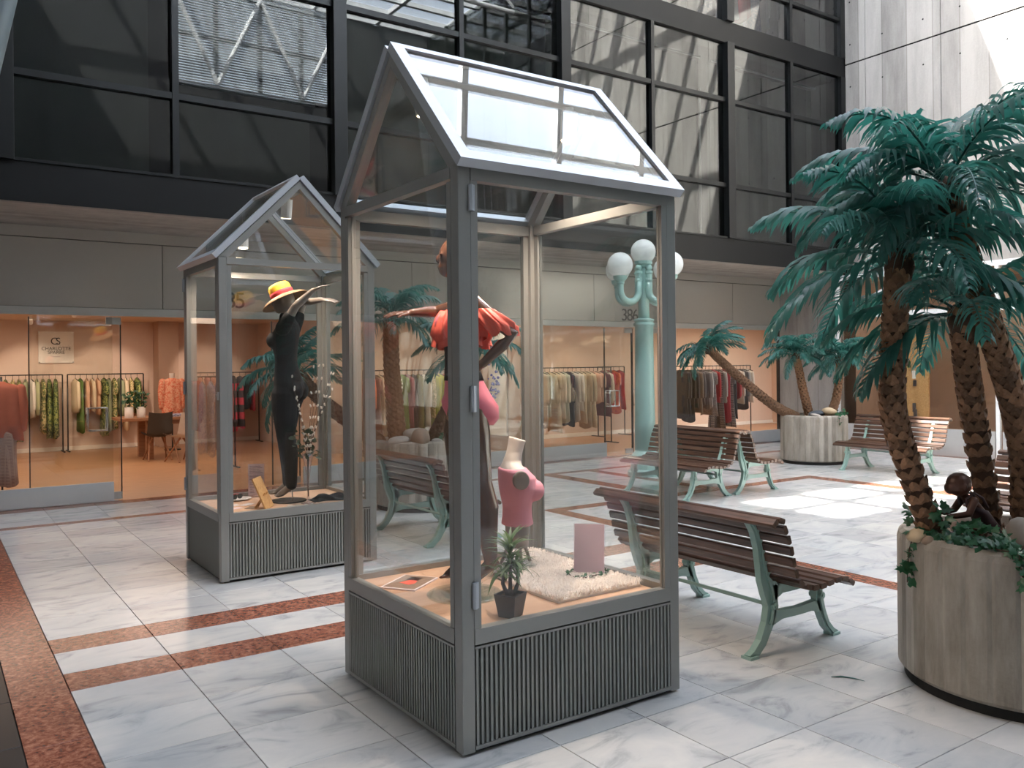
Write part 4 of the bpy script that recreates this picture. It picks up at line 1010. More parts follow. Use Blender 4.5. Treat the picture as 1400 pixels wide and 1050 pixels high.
V2 = [[(0.12, -0.25, 0.79), (0.05, -0.40, 0.80), (-0.05, -0.50, 0.79), (-0.08, -0.535, 0.70), (-0.09, -0.54, 0.62)], [(0.22, -0.2, 0.80), (0.15, -0.38, 0.80), (0.05, -0.49, 0.79)], [(0.3, -0.15, 0.8), (0.3, -0.35, 0.82), (0.2, -0.45, 0.8)]]
ivy('small bright ivy in the planter with the leaning palm', (12.02, 8.78, 0), V2, 0.055, 6, 0.022)
V3 = [[(0.0, -0.35, 0.82), (0.12, -0.42, 0.82), (0.28, -0.40, 0.82), (0.38, -0.38, 0.79), (0.42, -0.42, 0.6)], [(-0.25, -0.1, 0.81), (-0.2, -0.3, 0.82), (-0.3, -0.42, 0.8)], [(0.1, -0.2, 0.85), (0.25, -0.3, 0.84), (0.36, -0.3, 0.82)]]
ivy('ivy among the boulders of the planter behind the bench', (4.84, 8.92, 0), V3, 0.05, 7, 0.024)

def remesh(o, vox, it=4):
    md = o.modifiers.new('remesh', 'REMESH'); md.mode = 'VOXEL'; md.voxel_size = vox; md.use_smooth_shade = True
    if it: sm = o.modifiers.new('smooth', 'SMOOTH'); sm.factor = 0.5; sm.iterations = it
    return o
# child figure: local +x faces the trunk (towards the image left), z up, base at the soil
ch = thing('child_figure', 'small bronze coloured child figure leaning against the palm trunk', 'statue', (4.335, 2.255, 0.740), math.atan2(0.566, -0.824)); ch.scale = (1.2, 1.2, 1.16)
b = MB()
b.ball((0.045, 0, 0.245), 0.052, 0.046, 0.052)
b.ball((0.082, 0, 0.228), 0.022, 0.03, 0.026); b.ball((0.098, 0, 0.236), 0.008)
for s_ in (-1, 1): b.ball((0.042, s_ * 0.046, 0.238), 0.009, 0.006, 0.014)
b.tube([(0.02, 0, 0.20), (0.035, 0, 0.22)], 0.02, 10)
b.loft([((-0.075, 0, 0.03), (0.045, 0, 0), (0, 0.05, 0)), ((-0.07, 0, 0.07), (0.048, 0, 0.01), (0, 0.052, 0)), ((-0.04, 0, 0.12), (0.042, 0, 0.015), (0, 0.048, 0)), ((-0.005, 0, 0.17), (0.036, 0, 0.015), (0, 0.047, 0)), ((0.012, 0, 0.20), (0.022, 0, 0.01), (0, 0.034, 0))], 16)
for s_ in (-1, 1):
    b.limb([(0.005, s_ * 0.045, 0.18), (0.035, s_ * 0.06, 0.125), (0.085, s_ * 0.045, 0.115)], [0.018, 0.0155, 0.013], 10)
    b.ball((0.098, s_ * 0.042, 0.116), 0.015, 0.012, 0.010)
    for f in range(4): b.limb([(0.104, s_ * 0.042 + (f - 1.5) * 0.006, 0.117), (0.116, s_ * 0.042 + (f - 1.5) * 0.0065, 0.121)], [0.0036, 0.003], 6)
    b.limb([(-0.06, s_ * 0.035, 0.04), (0.0, s_ * 0.055, 0.04), (0.0, s_ * 0.06, 0.015), (0.05, s_ * 0.06, 0.012)], [0.03, 0.026, 0.02, 0.016], 10)
remesh(part('body', b, 'bronze', ch, True), 0.0032, 3)
b = MB().loft([((-0.076, 0, 0.025), (0.051, 0, 0), (0, 0.055, 0)), ((-0.07, 0, 0.07), (0.052, 0, 0.01), (0, 0.056, 0)), ((-0.045, 0, 0.115), (0.047, 0, 0.015), (0, 0.053, 0)), ((-0.028, 0, 0.145), (0.043, 0, 0.015), (0, 0.051, 0))], 18)
part('overalls', b, 'statue_cloth', ch, True)
for s_ in (-1, 1): part('strap', MB().tube([(-0.06, s_ * 0.03, 0.145), (-0.035, s_ * 0.034, 0.19), (0.0, s_ * 0.036, 0.212), (0.03, s_ * 0.034, 0.185), (0.025, s_ * 0.03, 0.15)], 0.006, 6), 'statue_cloth', ch)
lf = MB().tube([(0, 0, 0.004), (0.05, 0.02, 0.005), (0.11, 0.01, 0.004), (0.16, -0.03, 0.008)], [0.003, 0.009, 0.008, 0.001], 6, flat=0.3)
tag(part('fallen_leaflet', lf, 'palm_leaf', None, True, loc=(3.89, 2.75, 0), rot=(0, 0, -0.9)), 'single green palm leaflet lying on the marble floor', 'leaf')
# ------------------------------------------------------------------ mannequins
def body_mb(sc, arms, leg_fwd=(0.0, 0.0), dz=0.05, infl=0.0, parts=('torso', 'head', 'legs', 'arms', 'feet'), head_tilt=0.0, legw=1.0):
    """arms: list of (shoulder, elbow, wrist, hand direction, palm normal); local x forward, y left, z up"""
    b = MB(); i = infl
    if 'torso' in parts:
        R = [(0.84, 0.0, .07, .10), (0.89, -0.005, .10, .145), (0.95, -0.02, .118, .168), (1.00, -0.015, .112, .165), (1.08, 0.0, .092, .135), (1.18, 0.01, .078, .112), (1.25, 0.012, .08, .115), (1.32, 0.018, .095, .13), (1.39, 0.018, .105, .142), (1.46, 0.0, .09, .15), (1.51, -0.012, .068, .152), (1.545, -0.015, .05, .105), (1.575, -0.008, .046, .055)]
        b.loft([((x, 0, z), (a + i, 0, 0), (0, c + i, 0)) for z, x, a, c in R], 22)
        for s_ in (-1, 1): b.ball((0.085, s_ * 0.066, 1.375), 0.062 + i, 0.06 + i, 0.062 + i); b.ball((-0.075, s_ * 0.07, 0.93), 0.075 + i, 0.08 + i, 0.085 + i)
    if 'head' in parts:
        b.tube([(-0.01, 0, 1.55), (0.004, 0, 1.61), (0.015, 0, 1.67)], [0.05, 0.043, 0.043], 14)
        m = Matrix.Rotation(head_tilt, 3, 'Y')
        b.ball((0.028, 0, 1.735), 0.10, 0.074, 0.112, 20, 14, m)
        b.ball(Vector((0.028, 0, 1.735)) + m @ Vector((0.055, 0, -0.055)), 0.05, 0.052, 0.055, 14, 8, m)
        b.ball(Vector((0.028, 0, 1.735)) + m @ Vector((0.102, 0, -0.012)), 0.016, 0.010, 0.022, 10, 6, m)
        b.ball(Vector((0.028, 0, 1.735)) + m @ Vector((0.097, 0, -0.052)), 0.011, 0.020, 0.008, 10, 6, m)
        for s_ in (-1, 1):
            b.ball(Vector((0.028, 0, 1.735)) + m @ Vector((-0.005, s_ * 0.074, -0.01)), 0.018, 0.008, 0.028, 10, 6, m)
            b.ball(Vector((0.028, 0, 1.735)) + m @ Vector((0.085, s_ * 0.032, 0.012)), 0.012, 0.018, 0.010, 10, 6, m)
    for s_, lf in ((1, leg_fwd[0]), (-1, leg_fwd[1])):
        if 'legs' in parts:
            b.limb([(-0.01, s_ * 0.082, 0.91), (0.01 + lf * .4, s_ * 0.085, 0.78), (0.012 + lf * .75, s_ * 0.078, 0.53), (-0.012 + lf * .85, s_ * 0.076, 0.40), (-0.02 + lf * .9, s_ * 0.07, 0.20), (-0.022 + lf, s_ * 0.07, 0.11)], [(.092 + i) * legw, (.083 + i) * legw, (.058 + i) * legw, (.057 + i) * legw, (.038 + i) * legw, (.031 + i) * legw], 16)
        if 'feet' in parts:
            b.limb([(-0.04 + lf, s_ * 0.07, 0.10), (0.0 + lf, s_ * 0.07, 0.085), (0.06 + lf, s_ * 0.072, 0.038), (0.095 + lf, s_ * 0.074, 0.018)], [.028, .033, .030, .022], 14)
            for f in range(5): b.limb([(0.095 + lf, s_ * (0.074 + (f - 2) * 0.011), 0.016), (0.135 - 0.008 * f + lf, s_ * (0.074 + (f - 2) * 0.0125), 0.011)], [0.0105, 0.0085], 8)
    if 'arms' in parts:
        for sh, el, wr, hd, pn in arms:
            sh, el, wr, hd, pn = map(Vector, (sh, el, wr, hd, pn)); hd.normalize(); sd = hd.cross(pn).normalized(); pn = sd.cross(hd)
            b.limb([sh, sh.lerp(el, .5), el, el.lerp(wr, .35), wr], [.046, .041, .035, .034, .023], 14)
            pc = wr + hd * 0.05
            b.loft([(wr + hd * 0.0, sd * .020, pn * .014), (wr + hd * .03, sd * .033, pn * .015), (wr + hd * .07, sd * .036, pn * .012), (wr + hd * .09, sd * .033, pn * .010)], 12)
            for f in range(4):
                root = wr + hd * 0.082 + sd * ((f - 1.5) * 0.0175); ln = [.062, .074, .070, .056][f]; dirf = (hd + sd * (f - 1.5) * 0.12).normalized()
                b.limb([root, root + dirf * ln * .5 - pn * 0.004, root + dirf * ln - pn * 0.016], [.0088, .0082, .007], 8)
            b.limb([wr + hd * 0.028 - sd * 0.028, wr + hd * 0.058 - sd * 0.052, wr + hd * 0.082 - sd * 0.066 - pn * .006], [.012, .0098, .008], 8)
    b.v = [(x * sc, y * sc, z * sc + dz) for x, y, z in b.v]
    return b
def wavy_ring(rings, n=72, waves=15, sc=1.0, dz=0.0, thick=0.004):
    """cloth flounce: rings of (centre x, y, z, half a, half b, wave amplitude, z wave)"""
    vs = []; fs = []; m = len(rings)
    for off in (0, thick):
        for (cx, cy, z, a, b_, w_, zw) in rings:
            for k in range(n):
                t = 2 * PI * k / n; q = 1 + w_ * math.sin(waves * t + z * 9) + w_ * 0.5 * math.sin(waves * 1.7 * t + 1)
                vs.append(((cx + (a - off) * math.cos(t) * q) * sc, (cy + (b_ - off) * math.sin(t) * q) * sc, (z + zw * math.sin(waves * 0.5 * t + 0.7)) * sc + dz))
    for l in range(2):
        for i in range(m - 1):
            for k in range(n):
                j = (k + 1) % n; f = (l * m * n + i * n + k, l * m * n + i * n + j, l * m * n + (i + 1) * n + j, l * m * n + (i + 1) * n + k)
                fs.append(f if l == 0 else f[::-1])
    return MB().add(vs, fs)
FACE_LEFT = math.atan2(0.566, -0.824)
# --- coral mannequin
SCA, DZA = 0.935, 0.055
m1 = thing('mannequin', 'glossy dark brown mannequin in coral ruffle top and pink bottoms', 'mannequin', (2.235, 3.68, 0.512), FACE_LEFT + 0.12)
armsA = [((-0.03, 0.165, 1.49), (-0.235, 0.26, 1.31), (-0.085, 0.185, 1.16), (0.9, -0.25, -0.35), (0.1, -0.95, 0.1)),
         ((-0.01, -0.165, 1.49), (0.13, -0.25, 1.46), (0.275, -0.20, 1.45), (0.95, 0.1, -0.05), (0.1, 0.3, 1.0))]
remesh(part('body', body_mb(SCA, armsA, (-0.11, 0.0), DZA, legw=1.2), 'skin_brown', m1, True), 0.0055, 4)
part('bikini_bottom', MB().loft([((x * SCA, 0, z * SCA + DZA), (a * SCA, 0, sk), (0, c * SCA, 0)) for z, x, a, c, sk in ((0.835, -0.01, .085, .105, 0), (0.865, -0.03, .128, .14, .03), (0.90, -0.036, .152, .162, .03), (0.95, -0.032, .154, .180, .015), (1.00, -0.018, .125, .176, 0), (1.07, -0.002, .104, .146, 0), (1.10, 0.002, .10, .14, 0))], 26), 'pink_bikini', m1, True)
part('corset', MB().loft([((x * SCA, 0, z * SCA + DZA), (a * SCA, 0, 0), (0, c * SCA, 0)) for z, x, a, c in ((1.075, -0.001, .107, .148), (1.12, 0.005, .098, .135), (1.18, 0.01, .09, .124), (1.25, 0.012, .092, .127), (1.32, 0.02, .108, .142), (1.36, 0.028, .118, .15))], 26), 'black_cloth', m1, True)
bra = MB()
for s_ in (-1, 1): bra.ball((0.088 * SCA, s_ * 0.066 * SCA, 1.372 * SCA + DZA), 0.068 * SCA, 0.066 * SCA, 0.068 * SCA)
part('bandeau', bra, 'pink_bikini', m1, True)
part('ruffle_top', wavy_ring([(0.0, 0, 1.425, .112, .185, 0.01, 0), (0.0, 0, 1.445, .122, .205, .02, 0.003), (0.003, 0, 1.41, .138, .228, .05, .006), (0.006, 0, 1.36, .15, .242, .085, .012), (0.008, 0, 1.31, .155, .246, .10, .016), (0.006, 0, 1.285, .145, .236, .085, .016)], n=144, sc=SCA, dz=DZA, waves=17), 'coral', m1, True)
part('ruffle_under', wavy_ring([(0.012, 0, 1.36, .125, .165, .02, 0.0), (0.012, 0, 1.31, .145, .19, .06, .006), (0.012, 0, 1.25, .15, .20, .085, .012)], n=120, sc=SCA, dz=DZA, waves=13), 'coral', m1, True)
for s_, q in ((1, -0.20), (-1, 0.06)):
    part('sleeve_ruffle', wavy_ring([(q * 0.45, s_ * .195, 1.445, .055, .05, .03, 0), (q * .6, s_ * .21, 1.41, .075, .066, .08, .006), (q * .85, s_ * .222, 1.36, .088, .076, .11, .010), (q * .95, s_ * .228, 1.315, .075, .066, .10, .012)], n=90, sc=SCA, dz=DZA, waves=11), 'coral', m1, True)
part('hang_tag', MB().box(0.135, 0.138, 0.05, 0.095, 1.19, 1.26), 'leather_dark', m1)
part('support_rod', MB().tube([(-0.06, -0.066, 0.0), (-0.055, -0.066, 0.30)], 0.006, 8), 'chrome', m1)
dsc = MB().lathe([(0.188, 0), (0.19, 0.003), (0.19, 0.008), (0.186, 0.011)], 48)
tag(part('glass_disc', dsc, 'disc_glass', None, False, loc=(2.225, 3.675, 0.5005)), 'round clear glass base plate under the coral mannequin', 'glass disc')
# --- mannequin in black
SCB, DZB = 0.965, 0.03
m2 = thing('mannequin', 'taupe mannequin in black jumpsuit with both arms raised', 'mannequin', (2.565, 7.12, 0.515), FACE_LEFT - 0.1)
armsB = [((-0.03, 0.16, 1.49), (-0.155, 0.20, 1.665), (-0.30, 0.17, 1.80), (-0.9, 0.0, 0.35), (0.35, 0.1, 0.9)),
         ((-0.01, -0.16, 1.50), (-0.08, -0.20, 1.72), (-0.27, -0.16, 1.745), (-0.95, 0.05, -0.1), (0.0, 0.3, 1.0))]
remesh(part('body', body_mb(SCB, armsB, (-0.03, 0.05), DZB, head_tilt=0.25), 'skin_taupe', m2, True), 0.006, 4)
js = body_mb(SCB, armsB, (-0.03, 0.05), DZB, infl=0.014, parts=('torso', 'legs'), legw=1.12)
for sh, el, wr, hd, pn in armsB:
    sh, el = Vector(sh), Vector(el); q = [sh.lerp(el, k) * SCB + Vector((0, 0, DZB)) for k in (-0.1, 0.2, 0.45)]; js.limb(q, [.062, .06, .055], 14)
js.tube([(0, 0, 1.53 * SCB + DZB), (0.005, 0, 1.62 * SCB + DZB)], [.075, .052], 16)
remesh(part('jumpsuit', js, 'jumpsuit_black', m2, True), 0.008, 4)
part('support_rod', MB().tube([(-0.06, 0.07, 0.0), (-0.05, 0.07, 0.28)], 0.006, 8), 'chrome', m2)
part('base_plate', MB().lathe([(0.15, -0.013), (0.15, -0.004), (0.146, -0.002)], 36), 'dark_steel', m2)
hat = thing('straw_hat', 'wide brimmed straw hat with yellow and red bands on the mannequin in black', 'hat', (2.565, 7.12, 0.515), FACE_LEFT - 0.1)
hm = Matrix.Translation((0.03, 0, 1.765 * SCB + DZB)) @ Matrix.Rotation(0.45, 4, 'Y')
def hatpart(name, prof, mat, n=36):
    mb = MB().lathe(prof, n, cap=False); mb.v = [tuple(hm @ Vector(v)) for v in mb.v]; part(name, mb, mat, hat, True)
hatpart('crown', [(0.094, 0.0), (0.098, 0.03), (0.094, 0.09), (0.08, 0.112), (0.04, 0.12), (0.001, 0.121)], 'hat_yellow')
hatpart('red_band', [(0.100, 0.0), (0.1015, 0.022), (0.101, 0.045), (0.097, 0.046)], 'hat_red')
hatpart('brim', [(0.094, 0.006), (0.13, -0.004), (0.17, -0.018), (0.205, -0.045), (0.205, -0.049), (0.17, -0.023), (0.13, -0.009), (0.094, 0.0)], 'hat_straw', 48)

# ------------------------------------------------------------------ goods in the large case
bs = thing('dress_form', 'small torso form in a pink ribbed sleeveless top on the shag rug', 'dress form', (2.715, 3.915, 0.503), math.atan2(-0.566, 0.824) + 0.25)
R = [(0.30, 0.0, .075, .10), (0.36, 0.0, .072, .105), (0.41, 0.0, .082, .12), (0.46, 0.008, .10, .135), (0.52, 0.0, .095, .14), (0.56, -0.02, .075, .13), (0.585, -0.03, .058, .09), (0.61, -0.028, .05, .056), (0.66, -0.012, .046, .046), (0.70, -0.002, .047, .046), (0.735, 0.006, .048, .047)]
b = MB().loft([((x, 0, z), (a, 0, -0.015 if z > 0.72 else 0), (0, c, 0)) for z, x, a, c in R], 24)
for s_ in (-1, 1): b.ball((0.082, s_ * 0.055, 0.45), 0.055, 0.052, 0.055)
remesh(part('torso', b, 'bust_cloth', bs, True), 0.006, 5)
b = MB().loft([((x, 0, z), (a + 0.007, 0, 0), (0, c + 0.007, 0)) for z, x, a, c in [(0.26, 0.0, .082, .108)] + R[:6] + [(0.575, -0.025, .068, .11)]], 24)
for s_ in (-1, 1): b.ball((0.082, s_ * 0.055, 0.45), 0.061, 0.058, 0.061)
remesh(part('knit_top', b, 'pink_knit', bs, True), 0.006, 5)
for s_ in (-1, 1): part('arm_cap', MB().loft([((-0.012, s_ * 0.125, 0.52), (0.046, 0, 0), (0, 0, 0.052)), ((-0.012, s_ * 0.152, 0.52), (0.044, 0, 0), (0, 0, 0.05)), ((-0.012, s_ * 0.154, 0.52), (0.038, 0, 0), (0, 0, 0.044))], 20), 'skin_taupe', bs, True)
part('hip_block', MB().loft([((0, 0, 0.14), (.06, 0, 0), (0, .085, 0)), ((0, 0, 0.28), (.068, 0, 0), (0, .095, 0))], 20), 'skin_taupe', bs, True)
for a in (0.5, 2.6, 4.7): part('stand_leg', MB().tube([(0.02 * math.cos(a), 0.02 * math.sin(a), 0.22), (0.10 * math.cos(a), 0.10 * math.sin(a), 0.028)], [0.012, 0.009], 8), 'skin_taupe', bs)
# shag rug
rg = thing('shag_rug', 'fluffy white shag rug on the platform of the large case', 'rug', (0, 0, 0.5))
poly = [(2.50, 3.27), (3.035, 3.27), (3.04, 4.20), (2.88, 4.23), (2.56, 3.93), (2.50, 3.6)]
part('backing', MB().add([(x, y, z) for z in (0.001, 0.012) for x, y in poly], [tuple(range(5, -1, -1)), tuple(range(6, 12))] + [(k, (k + 1) % 6, (k + 1) % 6 + 6, k + 6) for k in range(6)]), 'rug_pile', rg)
def inside(x, y):
    c = False
    for k in range(6):
        (x1, y1), (x2, y2) = poly[k], poly[k - 1]
        if (y1 > y) != (y2 > y) and x < (x2 - x1) * (y - y1) / (y2 - y1) + x1: c = not c
    return c
rnd = random.Random(11); pile = MB(); cnt = 0
while cnt < 9000:
    x, y = rnd.uniform(2.48, 3.05), rnd.uniform(3.26, 4.24)
    if not inside(x, y): continue
    cnt += 1; a = rnd.uniform(0, 6.28); l = rnd.uniform(0.02, 0.045); h = rnd.uniform(0.016, 0.036); w_ = 0.0026
    dx, dy = math.cos(a), math.sin(a); o = len(pile.v)
    lx = max(2.45, min(3.055, x + dx * l)) ; ly = max(3.235, min(4.25, y + dy * l))
    pile.v += [(x - dy * w_, y + dx * w_, 0.008), (x + dy * w_, y - dx * w_, 0.008), ((x + lx) / 2 - dy * w_, (y + ly) / 2 + dx * w_, 0.012 + h), ((x + lx) / 2 + dy * w_, (y + ly) / 2 - dx * w_, 0.012 + h), (lx, ly, 0.010 + h * 0.6)]
    pile.f += [(o, o + 1, o + 3, o + 2), (o + 2, o + 3, o + 4)]
part('pile', pile, 'rug_pile', rg, kind='stuff')
# magazine
mg = thing('magazine', 'open fashion magazine with a coral photo lying on the platform', 'magazine', (2.105, 4.035, 0.5), math.radians(35))
part('pages', MB().box(-0.138, 0.138, -0.10, 0.10, 0.0005, 0.008), 'paper', mg)
part('cover_print', MB().box(-0.125, 0.13, -0.09, 0.09, 0.008, 0.0088), 'stone_brown', mg)
part('photo_print', MB().add([(x, y, z) for z in (0.0088, 0.0094) for x, y in ((-0.055, -0.02), (-0.02, -0.04), (0.03, -0.03), (0.05, 0.01), (0.01, 0.03), (-0.03, 0.045))], [(5, 4, 3, 2, 1, 0), tuple(range(6, 12))] + [(k, (k + 1) % 6, (k + 1) % 6 + 6, k + 6) for k in range(6)]), 'coral', mg)
part('photo_print', MB().box(0.035, 0.10, -0.03, 0.04, 0.0088, 0.0095), 'leather_dark', mg)
# potted yucca
pt = thing('potted_plant', 'small yucca in a square black pot by the case window', 'potted plant', (2.205, 3.24, 0.5))
part('pot', MB().add([(x, y, z) for z, h in ((0.0, .040), (0.105, .056), (0.105, .049), (0.085, .047)) for x, y in ((-h, -h), (h, -h), (h, h), (-h, h))], [(3, 2, 1, 0)] + [(k + 4 * l, (k + 1) % 4 + 4 * l, (k + 1) % 4 + 4 * l + 4, k + 4 * l + 4) for l in range(3) for k in range(4)]), 'pot_black', pt, rot=(0, 0, 0.45))
part('soil', MB().box(-0.046, 0.046, -0.046, 0.046, 0.08, 0.093), 'soil', pt, rot=(0, 0, 0.45))
tops = []
for k, (dx, dy, h) in enumerate(((0.0, 0.0, 0.27), (0.028, -0.012, 0.22), (-0.025, 0.015, 0.20))):
    part('stem', MB().tube([(dx * .4, dy * .4, 0.09), (dx * 1.2, dy * 1.2, 0.15), (dx, dy, h)], [0.011, 0.009, 0.007], 8), 'twig', pt, True); tops.append(Vector((dx, dy, h)))
rnd = random.Random(4)
blade = MB()
for sgi in range(6):
    u = sgi / 5; wv = 0.0085 * (math.sin(PI * min(1, u * 0.85 + 0.15)) ** 0.7) * (1 if sgi < 5 else 0.08)
    blade.v += [(0.15 * u, -wv, 0.10 * u - 0.13 * u * u), (0.15 * u, wv, 0.10 * u - 0.13 * u * u)]
blade.f = [(2 * k, 2 * k + 2, 2 * k + 3, 2 * k + 1) for k in range(5)]
BLADE = blade.mesh('leaf', 'yucca_leaf', True)
for tp, nl in zip(tops, (44, 26, 24)):
    for k in range(nl):
        mt = Matrix.Translation(tp + Vector((0, 0, rnd.uniform(-0.05, 0.015)))) @ Matrix.Rotation(k * 2.4 + rnd.uniform(-.2, .2), 4, 'Z') @ Matrix.Rotation(-rnd.uniform(-0.35, 0.85), 4, 'Y') @ Matrix.Scale(rnd.uniform(0.6, 0.95), 4)
        link('leaf', BLADE, pt, mtx=mt)
for k in range(14):
    mt = Matrix.Translation(tops[0] + Vector((0, 0, 0.02))) @ Matrix.Rotation(k * 2.4, 4, 'Z') @ Matrix.Rotation(-rnd.uniform(0.5, 1.15), 4, 'Y') @ Matrix.Scale(rnd.uniform(0.8, 1.05), 4)
    link('leaf', BLADE, pt, mtx=mt)
# acrylic sign
sg = thing('sign_holder', 'pink paper notice in a leaning clear acrylic stand on the rug', 'sign', (2.90, 3.52, 0.512), math.atan2(-0.70, 0.714))
tilt = Matrix.Rotation(0.22, 4, 'X')
def tb_(mb): mb.v = [tuple(tilt @ Vector((x, -y, z)) * 1.0) for x, y, z in mb.v]; mb.v = [(x, -y, z) for x, y, z in mb.v]; return mb
part('acrylic_sheet', tb_(MB().box(-0.085, 0.085, -0.006, -0.003, 0, 0.285)), 'acrylic', sg)
part('paper_sheet', tb_(MB().box(-0.08, 0.08, -0.0025, -0.0015, 0.03, 0.283)), 'paper_pink', sg)
part('foot', MB().box(-0.085, 0.085, -0.02, 0.06, -0.002, 0.002), 'acrylic', sg)
part('white_weight', MB().ball((0, 0.045, 0.035), 0.05, 0.03, 0.035), 'plate_white', sg, True)
gv = []
for k in range(15):
    a = 2 * PI * k / 14; gv.append((0.115 * math.cos(a), 0.085 * math.sin(a), 0.04 + 0.006 * math.sin(3 * a)))
gt = ivy('thin green leaf garland ringed around the acrylic sign on the rug', (2.90, 3.53, 0.5), [gv], 0.02, 15, 0.010)
# ------------------------------------------------------------------ goods in the smaller case
pr_ = thing('info_sheet', 'printed white notice in a clear upright holder in the smaller case', 'notice', (2.425, 7.545, 0.5), math.atan2(-0.566, 0.824) + 0.2)
part('paper_sheet', MB().box(-0.068, 0.068, 0, 0.0012, 0.012, 0.29), 'paper', pr_)
part('acrylic_sheet', MB().box(-0.071, 0.071, -0.004, -0.001, 0.003, 0.295), 'acrylic', pr_)
part('foot', MB().box(-0.071, 0.071, -0.05, 0.05, 0.0, 0.003), 'acrylic', pr_)
for k in range(17):
    if k in (5, 9): continue
    z = 0.27 - k * 0.0145; wv = 0.055 if k < 13 else 0.02
    part('text_line', MB().box(-0.056, -0.056 + 2 * wv * (0.85 + 0.15 * math.sin(k * 2.1)), -0.0006, 0, z - 0.0028, z + 0.0028), 'print_grey', pr_)
fr = thing('wooden_easel', 'leaning pale wood photo frame with a fold out strut', 'frame', (2.31, 6.87, 0.5), math.atan2(0.8, 0.6) )
tm = Matrix.Rotation(-0.42, 4, 'Y')
def lean(mb): mb.v = [tuple(tm @ Vector(v)) for v in mb.v]; return mb
part('back_board', lean(MB().box(0.0, 0.012, -0.1, 0.1, 0.0, 0.27)), 'pale_wood', fr, rot=(0, 0, -PI / 2))
part('glass_front', lean(MB().box(-0.004, -0.001, -0.085, 0.085, 0.012, 0.255)), 'leather_dark', fr, rot=(0, 0, -PI / 2))
part('strut', MB().bar((0.02, -0.03, 0.13), (0.105, -0.03, 0.006), 0.012, 0.01).bar((0.02, 0.03, 0.13), (0.105, 0.03, 0.006), 0.012, 0.01).bar((0.10, -0.03, 0.01), (0.10, 0.03, 0.01), 0.012, 0.01), 'pale_wood', fr, rot=(0, 0, PI / 2))
pv = thing('flower_vase', 'tall slim clear vase of pussy willow and eucalyptus branches', 'vase', (2.655, 6.90, 0.5))
part('vase', MB().lathe([(0.06, 0.002), (0.06, 0.006), (0.012, 0.012), (0.010, 0.10), (0.014, 0.22), (0.03, 0.33), (0.048, 0.42), (0.046, 0.42), (0.027, 0.33), (0.011, 0.225), (0.006, 0.12)], 24), 'acrylic', pv, True)
rnd = random.Random(21); bud = MB().ball((0, 0, 0.012), 0.008, 0.008, 0.015, 8, 5).mesh('bud', 'bud_white', True)
ang = [2.6, 2.9, 0.6, 0.3, 5.6, 5.2, 1.2, 4.4, 0.0]
for k, a in enumerate(ang):
    sp = rnd.uniform(0.16, 0.44); hgt = rnd.uniform(0.85, 1.15)
    # spread along the view plane and back so that nothing leaves the case
    dx, dy = math.cos(a) * sp * 0.75, abs(math.sin(a)) * sp * 0.45 - 0.05
    pts = spline([(0, 0, 0.06), (dx * .05, dy * .05, 0.4), (dx * .35, dy * .35, 0.65), (dx, dy, hgt)], 14)
    bt = part('branch', MB().tube(pts, [0.004 - 0.0002 * i for i in range(15)], 5), 'twig', pv, True)
    for i in range(5, 15):
        p = pts[i]; d = (pts[i] - pts[i - 1]).normalized() + Vector((rnd.uniform(-.7, .7), rnd.uniform(-.7, .7), 0.2))
        link('bud', bud, bt, mtx=Matrix.Translation(p) @ d.to_track_quat('Z', 'Y').to_matrix().to_4x4())
EUC = MB().add([(0, 0, 0), (-0.02, 0.025, 0.004), (-0.018, 0.05, 0), (0, 0.065, -0.008), (0.018, 0.05, 0), (0.02, 0.025, 0.004)], [(0, 1, 2, 3), (0, 3, 4, 5)]).mesh('leaf', 'eucalyptus_leaf', True)
for k in range(46):
    p = Vector((rnd.uniform(-0.1, 0.1), rnd.uniform(-0.06, 0.10), rnd.uniform(0.38, 0.62)))
    q = Euler((rnd.uniform(-1.2, 1.2), rnd.uniform(-1.2, 1.2), rnd.uniform(0, 6.28))).to_matrix().to_4x4()
    link('leaf', EUC, pv, mtx=Matrix.Translation(p) @ q @ Matrix.Scale(rnd.uniform(0.7, 1.1), 4))
part('water', MB().lathe([(0.009, 0.13), (0.012, 0.22), (0.02, 0.28)], 14), 'disc_glass', pv, True)
sc_ = thing('black_scarf', 'crumpled black scarf lying on the platform of the smaller case', 'scarf', (2.935, 7.0, 0.5))
b = MB(); n, m = 34, 12; vs = []; fs = []
for i in range(n + 1):
    for j in range(m + 1):
        u, v = i / n, j / m; x = -0.19 + 0.32 * u; y = -0.10 + 0.20 * v + 0.03 * math.sin(u * 7)
        edge = min(1, 5 * min(u, 1 - u)) * math.sin(PI * v) ** 0.6
        vs.append((x, y, 0.003 + edge * (0.03 + 0.018 * math.sin(u * 17 + v * 5) + 0.012 * math.sin(u * 31 + v * 13))))
for i in range(n):
    for j in range(m): a = i * (m + 1) + j; fs.append((a, a + m + 1, a + m + 2, a + 1))
k0 = len(vs); vs += [(x, y, 0.001) for x, y, z in vs]; fs += [tuple(q + k0 for q in f)[::-1] for f in fs]
part('cloth', b.add(vs, fs), 'black_cloth', sc_, True)
part('fringe', MB().box(-0.215, -0.185, -0.08, 0.08, 0.001, 0.006), 'black_cloth', sc_)
rb_ = MB(); vs = []; fs = []
for i in range(25):
    u = i / 24
    for q in (-1, 1): vs.append((-0.11 + 0.22 * u, 0.02 * q + 0.02 * math.sin(u * 9), 0.004 + 0.012 * abs(math.sin(u * 11))))
for i in range(24): fs.append((2 * i, 2 * i + 2, 2 * i + 3, 2 * i + 1))
k0 = len(vs); vs += [(x, y, z + 0.004) for x, y, z in vs]; fs += [tuple(q + k0 for q in f)[::-1] for f in fs]
